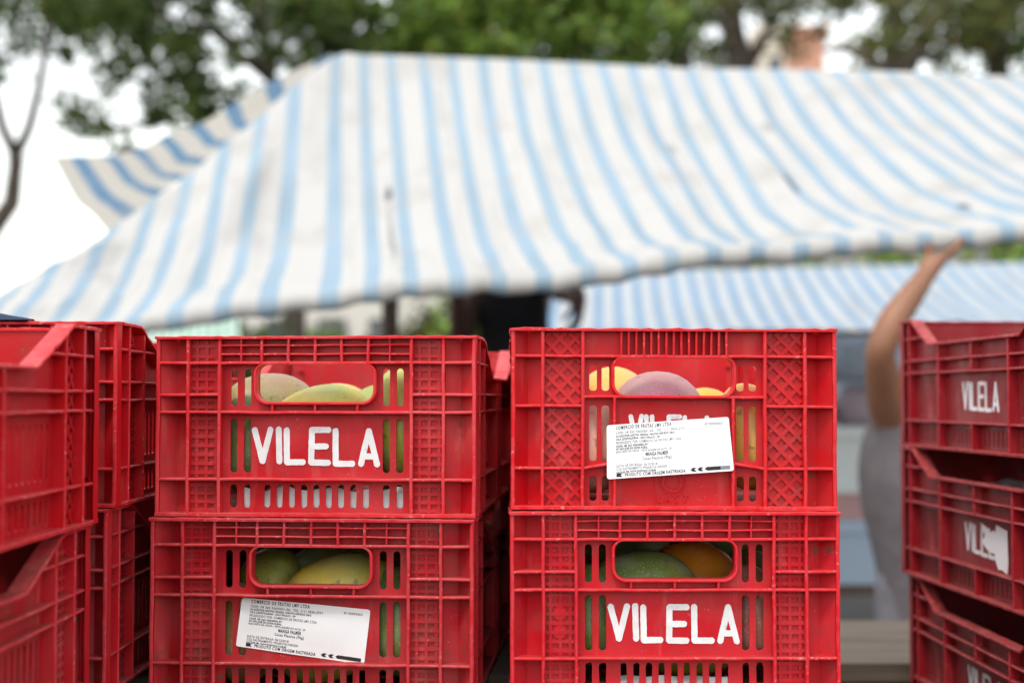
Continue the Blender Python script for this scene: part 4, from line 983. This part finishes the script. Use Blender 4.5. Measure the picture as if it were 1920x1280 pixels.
fingers(V, E, at(1752, 495, 3.90), (0.80, 0.15, 0.55), (0.15, 0.9, -0.1), (0.1, 0.3, 0.3), thumb=(-0.62, -0.1, 0.75))
V['shB'] = (at(1800, 812, 4.14), 0.062); V['elB'] = (at(1835, 960, 4.10), 0.045); V['wrB'] = (at(1820, 1090, 4.0), 0.029); V['palmB'] = (at(1818, 1130, 3.99), 0.036, 0.02)
E += [('upper','shB'),('shB','elB'),('elB','wrB'),('wrB','palmB')]
fingers(V, E, at(1818, 1130, 3.99), (0, -0.05, -1), (0.3, 0.9, 0), (-1, 0.0, 0), 'palmB', thumb=(0.1, -1, -0.2), tag_='B')
for s, q_ in ((-1, 'l'), (1, 'r')):
    hip = pel + Vector((s*0.066, 0, -0.06)); V['hip'+q_] = (hip, 0.080); V['knee'+q_] = (Vector((hip.x + s*0.02, hip.y - 0.02, 0.47)), 0.058); V['ank'+q_] = (Vector((hip.x + s*0.03, hip.y + 0.02, 0.085)), 0.040)
    V['toe'+q_] = (Vector((hip.x + s*0.06, hip.y - 0.16, 0.040)), 0.036); E += [('pelvis','hip'+q_),('hip'+q_,'knee'+q_),('knee'+q_,'ank'+q_),('ank'+q_,'toe'+q_)]
def pskin(*a, **kw):
    o = skin(*a, **kw); o.matrix_parent_inverse = Matrix.Translation(-Vector(o.parent.location)); return o
pskin('body', V, E, TAN, p1)
T = {'b0': (at(1742, 1275, 4.06), 0.150, 0.14), 'b1': (at(1744, 1140, 4.06), 0.150, 0.138), 'b2': (at(1716, 1010, 4.06), 0.152, 0.13), 'b3': (at(1682, 890, 4.06), 0.166, 0.135), 'b4': (at(1692, 802, 4.065), 0.142, 0.12), 'b5': (at(1740, 775, 4.08), 0.080, 0.105), 's1': (at(1768, 752, 4.09), 0.05, 0.06)}
pskin('tank_top', T, [('b0','b1'),('b1','b2'),('b2','b3'),('b3','b4'),('b4','b5'),('b5','s1')], GREY_TOP, p1)
def trousers(par, m):
    b = MB()
    for q_ in 'lr':
        h_, k_, a_ = V['hip'+q_][0], V['knee'+q_][0], V['ank'+q_][0]
        b.tube([h_ + Vector((0,0,0.10)), h_ + Vector((0,0,0.02)), h_.lerp(k_, 0.35), k_, k_.lerp(a_, 0.5), a_ + Vector((0,0,0.03))], [0.075, 0.088, 0.088, 0.074, 0.070, 0.064], 14)
    o = link('trousers', b.mesh('trousers', m, True), par); o.matrix_parent_inverse = Matrix.Translation(-Vector(par.location))
trousers(p1, GREY_TR)
hb = empty('tmp'); 
def person_bits(par, hc, face, skm, ankles):
    before = set(bpy.data.objects); head_bits(par, hc, face, HAIR, skm)
    for (a_, t_) in ankles:
        vs, fs = ball(((a_.x+t_.x)/2, (a_.y+t_.y)/2 - 0.01, 0.047), 0.052, 0.135, 0.045, 12); link('shoe', mesh('shoe', vs, fs, SHOE, True), par)
    for o in set(bpy.data.objects) - before: o.matrix_parent_inverse = Matrix.Translation(-Vector(par.location))
bpy.data.objects.remove(hb)
person_bits(p1, at(1797, 688, 4.04), (0.8, 0.55, 0.1), TAN, [(V['ank'+q_][0], V['toe'+q_][0]) for q_ in 'lr'])

# dark figure under the canopy
p2 = empty('person', (at(962, 745, 5.75).x, 5.75, 0)); tag(p2, 'person in black shirt standing in the shade under the canopy, forearm bent out', 'person')
V = {}; E = []; d2 = 5.75
pel = Vector((at(962, 745, d2).x, d2, 0.93))
V['pelvis'] = (pel, 0.14, 0.11); V['belly'] = (at(962, 780, d2), 0.135, 0.105); V['chest'] = (at(962, 640, d2), 0.155, 0.12); V['upper'] = (at(962, 535, d2), 0.15, 0.10)
V['neck0'] = (at(962, 488, d2), 0.065); V['neck'] = (at(961, 465, d2), 0.057); V['head0'] = (at(960, 445, d2 - 0.02), 0.072); V['head'] = (at(960, 415, d2 - 0.02), 0.088); V['head1'] = (at(960, 385, d2 - 0.01), 0.072)
E += [('pelvis','belly'),('belly','chest'),('chest','upper'),('upper','neck0'),('neck0','neck'),('neck','head0'),('head0','head'),('head','head1')]
V['shA'] = (at(1024, 522, d2), 0.062); V['elA'] = (at(1046, 536, d2 - 0.22), 0.060); V['wrA'] = (at(1084, 552, d2 - 0.42), 0.046); V['palmA'] = (at(1090, 572, d2 - 0.45), 0.050, 0.036)
E += [('upper','shA'),('shA','elA'),('elA','wrA'),('wrA','palmA')]
fingers(V, E, at(1090, 572, d2 - 0.45), (-0.25, 0.0, -0.95), (0.35, 0.9, 0), (-1, 0, -0.1), 'palmA', scale=0.9, thumb=(-0.9, -0.2, -0.3), tag_='A')
V['shB'] = (at(899, 525, d2), 0.062); V['elB'] = (at(862, 650, d2 - 0.06), 0.046); V['wrB'] = (at(857, 555, d2 - 0.16), 0.034); V['palmB'] = (at(856, 525, d2 - 0.17), 0.038, 0.026)
E += [('upper','shB'),('shB','elB'),('elB','wrB'),('wrB','palmB')]
fingers(V, E, at(856, 525, d2 - 0.17), (0, -0.1, 1), (1, 0.1, 0), (0, -1, 0), 'palmB', thumb=(1, -0.2, 0.2), tag_='B')
for s, q_ in ((-1, 'l'), (1, 'r')):
    hip = pel + Vector((s*0.085, 0, -0.06)); V['hip'+q_] = (hip, 0.085); V['knee'+q_] = (Vector((hip.x + s*0.02, hip.y - 0.02, 0.49)), 0.058); V['ank'+q_] = (Vector((hip.x + s*0.03, hip.y + 0.02, 0.085)), 0.040)
    V['toe'+q_] = (Vector((hip.x + s*0.06, hip.y - 0.16, 0.040)), 0.036); E += [('pelvis','hip'+q_),('hip'+q_,'knee'+q_),('knee'+q_,'ank'+q_),('ank'+q_,'toe'+q_)]
pskin('body', V, E, BROWN, p2)
T = {'b0': (pel + Vector((0,0,-0.04)), 0.162, 0.13), 'b1': (at(962, 790, d2), 0.158, 0.128), 'b2': (at(962, 645, d2), 0.176, 0.135), 'b3': (at(962, 535, d2), 0.165, 0.118), 'b4': (at(962, 500, d2), 0.085, 0.085),
     'sA': (at(1024, 522, d2), 0.076), 'sB': (at(899, 525, d2), 0.076)}
pskin('shirt', T, [('b0','b1'),('b1','b2'),('b2','b3'),('b3','b4'),('b3','sA'),('b3','sB')], BLACK_SH, p2)
trousers(p2, DENIM)
person_bits(p2, at(960, 413, d2 - 0.02), (0.1, -1, 0), BROWN, [(V['ank'+q_][0], V['toe'+q_][0]) for q_ in 'lr'])

# ------------------------------------------------------------------ goods stall seen in the gap
def slab_box(name, c, sx, sy, sz, m, m2, label, cat, group=None):
    """moulded foam box with lid: two parts"""
    e = empty(name, c); tag(e, label, cat, group); b = MB(); t = 0.012
    b.add([(-sx*0.94,-sy*0.94,0),(sx*0.94,-sy*0.94,0),(sx*0.94,sy*0.94,0),(-sx*0.94,sy*0.94,0),(-sx,-sy,sz*0.8),(sx,-sy,sz*0.8),(sx,sy,sz*0.8),(-sx,sy,sz*0.8)],
          [(0,3,2,1),(4,5,6,7),(0,1,5,4),(1,2,6,5),(2,3,7,6),(3,0,4,7)])
    link('body', b.mesh('body', m), e); b = MB(); b.box(-sx-t, sx+t, -sy-t, sy+t, sz*0.8 + 0.002, sz); link('lid', b.mesh('lid', m2), e); return e
FOAM = mat('foam_white', (0.62,0.66,0.66), 0.8); BLUEBOX = mat('pale_blue_plastic', (0.34,0.42,0.52), 0.5); PINKBOX = mat('pink_plastic', (0.45,0.26,0.26), 0.5); GREYBOX = mat('grey_plastic', (0.28,0.31,0.35), 0.5)
st = empty('stall_table', (at(1590, 745, 5.6).x, 5.6, 0)); tag(st, 'dark wooden stall table beyond the plank table, boxes on it', 'table')
ztop = at(1600, 1100, 5.2).z
for i in range(4):
    b = MB(); b.box(-0.6, 0.6, -0.4 + i*0.2, -0.4 + i*0.2 + 0.19, ztop-0.03, ztop); link('plank', b.mesh('plank', DARK_WOOD), st)
for sx in (-0.55, 0.55):
    for sy in (-0.35, 0.35): b = MB(); b.box(sx-0.03, sx+0.03, sy-0.03, sy+0.03, 0, ztop-0.0305); link('leg', b.mesh('leg', DARK_WOOD), st)
bxx = at(1590, 745, 5.4).x
slab_box('cooler_box', (bxx, 5.42, ztop + 0.001), 0.20, 0.17, 0.235, BLUEBOX, BLUEBOX, 'pale blue box on the stall table, lowest in the gap', 'box')
slab_box('carton', (bxx, 5.42, ztop + 0.2375), 0.17, 0.15, 0.12, PINKBOX, FOAM, 'pinkish carton with white lid on the pale blue box', 'box')
slab_box('foam_box', (bxx - 0.02, 5.42, ztop + 0.359), 0.19, 0.16, 0.22, FOAM, FOAM, 'white foam box on the pinkish carton', 'box')
def bundle(name, c, r_, m, label, seed):
    vs, fs = ball((0, 0, 0), r_, r_ * 0.8, r_ * 0.8, 20); out = []
    for v in vs:
        p = Vector(v); k = 1 + 0.22 * noise.noise(p * 16 + Vector((seed, 0, 0))) + 0.10 * noise.noise(p * 40); p = p * k
        p.z = max(p.z, -r_ * 0.55); out.append(p)
    o = link(name, mesh(name, out, fs, m, True)); o.location = (c[0], c[1], c[2] + r_ * 0.55); tag(o, label, 'bag')
bundle_white = mat('white_bag', (0.72,0.72,0.72), 0.6)
c_ = CR['r_2'].location; p_ = at(1850, 900, 2.14) + Vector((0.070, 0.155, 0.0))
bundle('bag', (p_.x, p_.y, c_.z + 0.008), 0.105, bundle_white, 'white bag inside the torn label crate of the right-edge stack', 3)
LAV = fabric('lavender_sacking', (0.33,0.27,0.31)); BLG = fabric('blue_grey_sacking', (0.30,0.35,0.42)); INKY = mat('dark_pot', (0.03,0.03,0.035), 0.4)
zt_ = ztop + 0.5805
bundle('sack', (bxx + 0.06, 5.42, zt_), 0.12, LAV, 'lavender grey sack on the white foam box in the gap', 2)
bundle('sack', (bxx + 0.03, 5.42, zt_ + 0.165), 0.13, BLG, 'blue grey sack on top of the lavender one', 5)
b = MB(); n = 16
prof = [(0.0, 0.0), (0.05, 0.0), (0.065, 0.04), (0.06, 0.09), (0.066, 0.10), (0.0, 0.10)]
vs = [(r_*math.cos(2*math.pi*k/n), r_*math.sin(2*math.pi*k/n), z_) for r_, z_ in prof for k in range(n)]
b.add(vs, [(i*n+k, i*n+(k+1) % n, (i+1)*n+(k+1) % n, (i+1)*n+k) for i in range(5) for k in range(n)])
o = link('pot', b.mesh('pot', INKY, True)); o.location = (bxx - 0.13, 5.36, zt_); tag(o, 'small dark pot beside the lavender sack', 'pot')
pc_ = at(1600, 655, 6.6); b = MB()
nn = 14; vs = []; fs = []
for j in range(2):
    for i in range(nn + 1): vs.append((pc_.x - 0.5 + i / nn, 6.6 + 0.04 * math.sin(i * 1.9) + 0.02 * j, pc_.z + 0.06 - j * 0.75))
nb = len(vs); vs += [(x_, y_ + 0.004, z_) for x_, y_, z_ in vs]
fs = [(i, i+1, nn+2+i, nn+1+i) for i in range(nn)] + [(nb+nn+1+i, nb+nn+2+i, nb+i+1, nb+i) for i in range(nn)]
hg = empty('clothes_rail', (pc_.x, 6.6, 0)); tag(hg, 'blue grey sheet hanging from a rail beyond the boxes in the gap', 'rail')
kid('sheet', mesh('sheet', vs, fs, BLG, True), hg); b.tube([(pc_.x-0.55, 6.6, pc_.z+0.075), (pc_.x+0.55, 6.6, pc_.z+0.075)], 0.014, 8); kid('rail', b.mesh('rail', DARK_WOOD, True), hg)
for sx in (-0.55, 0.55): b = MB(); b.tube([(pc_.x+sx, 6.6, 0), (pc_.x+sx, 6.6, pc_.z+0.09)], 0.016, 8); kid('post', b.mesh('post', DARK_WOOD, True), hg)

# ------------------------------------------------------------------ trees
def leaves(blobs, n, size, seed, clump=0.32, per=26):
    rg = random.Random(seed); vs = []; fs = []
    wts = [r[1]*r[2]*r[3] for r in blobs]; tot = sum(wts)
    for (c, rx, ry, rz_), wt in zip(blobs, wts):
        for _ in range(max(1, int(n * wt / tot / per))):
            while True:
                u = Vector((rg.uniform(-1,1), rg.uniform(-1,1), rg.uniform(-1,1)))
                if u.length <= 1: break
            cc = Vector(c) + Vector((u.x*rx, u.y*ry, u.z*rz_)); cs = clump * rg.uniform(0.5, 1.25)
            for _ in range(per):
                p = cc + Vector((rg.gauss(0, cs*0.5), rg.gauss(0, cs*0.5), rg.gauss(0, cs*0.36)))
                a = Vector((rg.gauss(0,1), rg.gauss(0,1), rg.gauss(-0.3,0.7))).normalized(); bb = a.orthogonal().normalized()
                bb = (Matrix.Rotation(rg.uniform(0, 6.28), 3, a) @ bb); s = size * rg.uniform(0.6, 1.3); k = len(vs)
                fold = a.cross(bb) * s * 0.12
                vs += [p - a*s, p + bb*s*0.42 + fold, p + a*s, p - bb*s*0.42 + fold]; fs.append((k, k+1, k+2)); fs.append((k, k+2, k+3))
    return vs, fs
def tree(name, label, limbs, blobs, n, size, seed, lm, bm_, clump=0.32, group='trees behind the canopy', per=44):
    base = limbs[0][0][0]; e = empty(name, (base[0], base[1], 0)); tag(e, label, 'tree', group)
    b = MB()
    for pts, rad in limbs: b.tube(pts, rad, 9)
    kid('trunk', b.mesh('trunk', bm_, True), e)
    vs, fs = leaves(blobs, n, size, seed, clump, per); kid('crown', mesh('crown', vs, fs, lm), e)
    return e
def G(px, d): p = at(px, 745, d); return Vector((p.x, d, 0))
def BL(px, py, d, rx, rz_, ry=1.2): return (at(px, py, d), rx, ry, rz_)
# far left: bare curved trunk forking, crown overhead
d = 12.0
tree('tree', 'forked tree with a bare curved trunk at the far left edge', [
     ([G(-60, d), at(-70, 600, d), at(-20, 440, d), at(22, 380, d), at(30, 310, d), at(30, 292, d)], [0.12,0.10,0.085,0.075,0.062,0.07]),
     ([at(30, 292, d), at(5, 240, d), at(-25, 120, d+0.3), at(-40, -60, d)], [0.05,0.042,0.04,0.03]), ([at(30, 292, d), at(55, 240, d), at(75, 160, d-0.2), at(86, 90, d), at(100, -40, d)], [0.05,0.04,0.034,0.03,0.025])],
     [BL(20, 40, d, 0.75, 0.35), BL(-80, 120, d, 0.5, 0.9), BL(130, -60, d, 1.2, 0.5), BL(160, 20, d, 0.45, 0.28)], 3600, 0.065, 11, LEAF_DARK, BARK, 0.22)
d = 13.5
tree('tree', 'dark leafy tree with sky showing through, above the canopy corner', [
     ([G(560, d), at(550, 500, d), at(520, 230, d), at(500, 90, d), at(470, -100, d)], [0.13,0.11,0.07,0.055,0.04]),
     ([at(520, 230, d), at(430, 190, d), at(300, 230, d), at(180, 245, d)], [0.06,0.04,0.03,0.015]), ([at(510, 150, d), at(400, 60, d), at(300, 30, d)], [0.06,0.04,0.02]), ([at(505, 110, d), at(570, 40, d), at(640, 0, d)], [0.06,0.04,0.02])],
     [BL(480, 80, d, 1.35, 0.85), BL(330, 160, d, 0.55, 0.35), BL(240, 236, d, 0.55, 0.20), BL(400, 250, d, 0.42, 0.30), BL(180, 40, d, 0.6, 0.45), BL(400, -50, d, 1.6, 0.4), BL(600, 60, d, 0.5, 0.5), BL(300, 30, d, 0.7, 0.4)], 8600, 0.066, 12, LEAF_DARK, BARK, 0.22)
d = 14.5
tree('tree', 'dense bright green tree behind the middle of the canopy', [
     ([G(900, d), at(900, 420, d), at(890, 150, d), at(880, -120, d)], [0.22,0.19,0.16,0.11]), ([at(890, 150, d), at(1000, 60, d), at(1100, 0, d)], [0.08,0.05,0.03]), ([at(892, 160, d), at(780, 60, d), at(700, 0, d)], [0.08,0.05,0.03])],
     [BL(760, 60, d, 0.95, 0.7), BL(930, 50, d, 1.0, 0.8), BL(1110, 50, d, 0.75, 0.75), BL(950, -60, d, 1.6, 0.4), BL(860, 140, d, 1.6, 0.35), BL(1180, 10, d, 0.6, 0.4)], 13000, 0.078, 13, LEAF_MID, BARK, 0.28)
d = 17.0
tree('tree', 'dark leafy tree right of the bright green one', [
     ([G(1290, d), at(1290, 400, d), at(1275, 130, d), at(1260, -80, d)], [0.22,0.2,0.16,0.1])],
     [BL(1280, 0, d, 0.75, 0.55), BL(1240, 90, d, 0.4, 0.30), BL(1380, -40, d, 1.0, 0.5), BL(1300, 110, d, 0.5, 0.15)], 3000, 0.07, 14, LEAF_DARK, BARK, 0.22)
d = 15.5
tree('tree', 'tree with thick brown trunk and thin foliage right of centre', [
     ([G(1405, d), at(1405, 400, d), at(1395, 150, d), at(1375, 60, d), at(1360, -100, d)], [0.24,0.20,0.17,0.13,0.1]), ([at(1395, 140, d), at(1440, 60, d), at(1500, -40, d)], [0.07,0.05,0.03])],
     [BL(1400, 10, d, 0.5, 0.28), BL(1480, -40, d, 1.3, 0.45), BL(1500, 50, d, 0.28, 0.3), BL(1370, 100, d, 0.35, 0.2)], 2100, 0.065, 15, LEAF_OLIVE, BARK, 0.22)
d = 14.0
tree('tree', 'pale forked tree at upper right, two limbs in a V', [
     ([G(1680, d), at(1680, 420, d), at(1676, 150, d)], [0.20,0.18,0.15]), ([at(1676, 155, d), at(1672, 60, d), at(1690, -60, d)], [0.11,0.10,0.08]), ([at(1680, 155, d), at(1745, 50, d), at(1790, -60, d)], [0.11,0.09,0.07]),
     ([at(1676, 140, d), at(1590, 90, d), at(1540, 95, d)], [0.07,0.05,0.02])],
     [BL(1690, 60, d, 0.55, 0.38), BL(1650, 110, d, 0.25, 0.15), BL(1800, 0, d, 0.7, 0.55), BL(1740, -60, d, 1.6, 0.5), BL(1820, 90, d, 0.30, 0.28)], 4200, 0.064, 16, LEAF_OLIVE, BARK_PALE, 0.22)
d = 15.0
tree('tree', 'dark tree at the upper right corner', [
     ([G(1880, d), at(1880, 420, d), at(1870, 100, d), at(1865, -90, d)], [0.16,0.15,0.12,0.08])],
     [BL(1870, 30, d, 0.45, 0.6), BL(1930, -30, d, 0.8, 0.5), BL(1850, 130, d, 0.3, 0.12), BL(2000, 120, d, 0.6, 0.6)], 3000, 0.064, 17, LEAF_DARK, BARK, 0.22)
# shrubs behind the stalls
def shrub(label, px, d, h, r_, seed, lm):
    g = G(px, d); e = empty('shrub', g); tag(e, label, 'shrub', 'shrubs behind the stalls')
    b = MB()
    for k in range(5):
        a = k * 1.26; b.tube([g + Vector((0.05*math.cos(a), 0.05*math.sin(a), 0)), g + Vector((r_*0.4*math.cos(a), r_*0.4*math.sin(a), h*0.7))], [0.03, 0.012], 6)
    kid('stem', b.mesh('stem', BARK), e); vs, fs = leaves([(g + Vector((0,0,h*0.58)), r_, r_, h*0.42)], 3000, 0.07, seed, 0.25); kid('crown', mesh('crown', vs, fs, lm), e)
for i, (px, d_, h, r_, lm, lab) in enumerate([(1870, 12.6, 3.1, 1.1, LEAF_MID, 'green shrub above the far canopy under the lifted edge at right'), (1560, 13.2, 3.0, 1.1, LEAF_MID, 'green shrub behind the far canopy left of the raised arm'), (1250, 13.0, 2.9, 1.2, LEAF_MID, 'green shrub behind the left half of the far canopy'),
      (470, 13.0, 2.0, 0.22, LEAF_DARK, 'dark shrub beside the green striped canopy'), (610, 15.5, 2.2, 0.22, LEAF_MID, 'shrub before the pale wall under the canopy, left one'), (800, 15.0, 2.3, 0.25, LEAF_OLIVE, 'olive shrub before the pale wall near the dark figure'), (690, 15.8, 1.9, 0.25, LEAF_DARK, 'low dark shrub between the two others before the pale wall'), (880, 13.5, 2.6, 0.3, LEAF_MID, 'narrow green shrub beside the dark figure')]):
    shrub(lab, px, d_, h, r_, 40 + i, lm)

# ------------------------------------------------------------------ buildings behind the trees
def building(name, label, px0, px1, d, htop, m, rows, colsn, wm):
    A, B = at(px0, 745, d), at(px1, 745, d); wd = B.x - A.x; cx = (A.x + B.x) / 2; e = empty(name, (cx, d, 0)); tag(e, label, 'building')
    b = MB(); b.box(-wd/2, wd/2, 0, 8, 0, htop); link('wall', b.mesh('wall', m), e)
    b = MB(); b.box(-wd/2-0.15, wd/2+0.15, -0.15, 8.1, htop + 0.002, htop+0.3); link('cornice', b.mesh('cornice', m), e)
    for r_ in range(rows):
        for c in range(colsn):
            x_ = -wd/2 + wd * (c + 0.5) / colsn; z_ = 1.2 + r_ * 3.0; ww = min(0.6, wd / colsn * 0.28)
            b = MB(); b.box(x_-ww, x_+ww, -0.05, 0.02, z_, z_+1.3); wo = link('window', b.mesh('window', wm), e)
            b = MB(); b.box(x_-ww-0.08, x_+ww+0.08, -0.12, 0.01, z_-0.1, z_-0.002); link('sill', b.mesh('sill', m), wo)
def wallm(name, c):
    m = mat(name, c, 0.85); q = NT(m); n = q.noise(0.8, q.coord(), 5.0); q.l(q.mix(q.ramp(n, 0.3, 0.7), c, tuple(k*0.86 for k in c)), q.b.inputs['Base Color']); return m
GLASS = mat('window_glass', (0.05,0.06,0.07), 0.15, 0.6)
building('apartment_building', 'cream building sliver between the trunks at upper right', 1436, 1478, 42, 12.2, wallm('cream_render', (0.70,0.62,0.50)), 4, 1, GLASS)
building('apartment_building', 'salmon pink building between the trees at upper right', 1496, 1552, 46, 13.2, wallm('salmon_render', (0.60,0.30,0.21)), 4, 2, GLASS)
building('apartment_building', 'terracotta building behind the bright green tree', 720, 1000, 40, 10.6, wallm('terracotta_render', (0.45,0.22,0.14)), 4, 6, GLASS)
building('low_house', 'low white house wall glimpsed under the canopy at left', 380, 960, 20, 3.6, wallm('white_render', (0.74,0.70,0.63)), 1, 6, GLASS)
building('low_house', 'low grey house wall behind the far canopy at right', 1050, 2250, 24, 4.0, wallm('grey_render', (0.40,0.38,0.36)), 1, 9, GLASS)
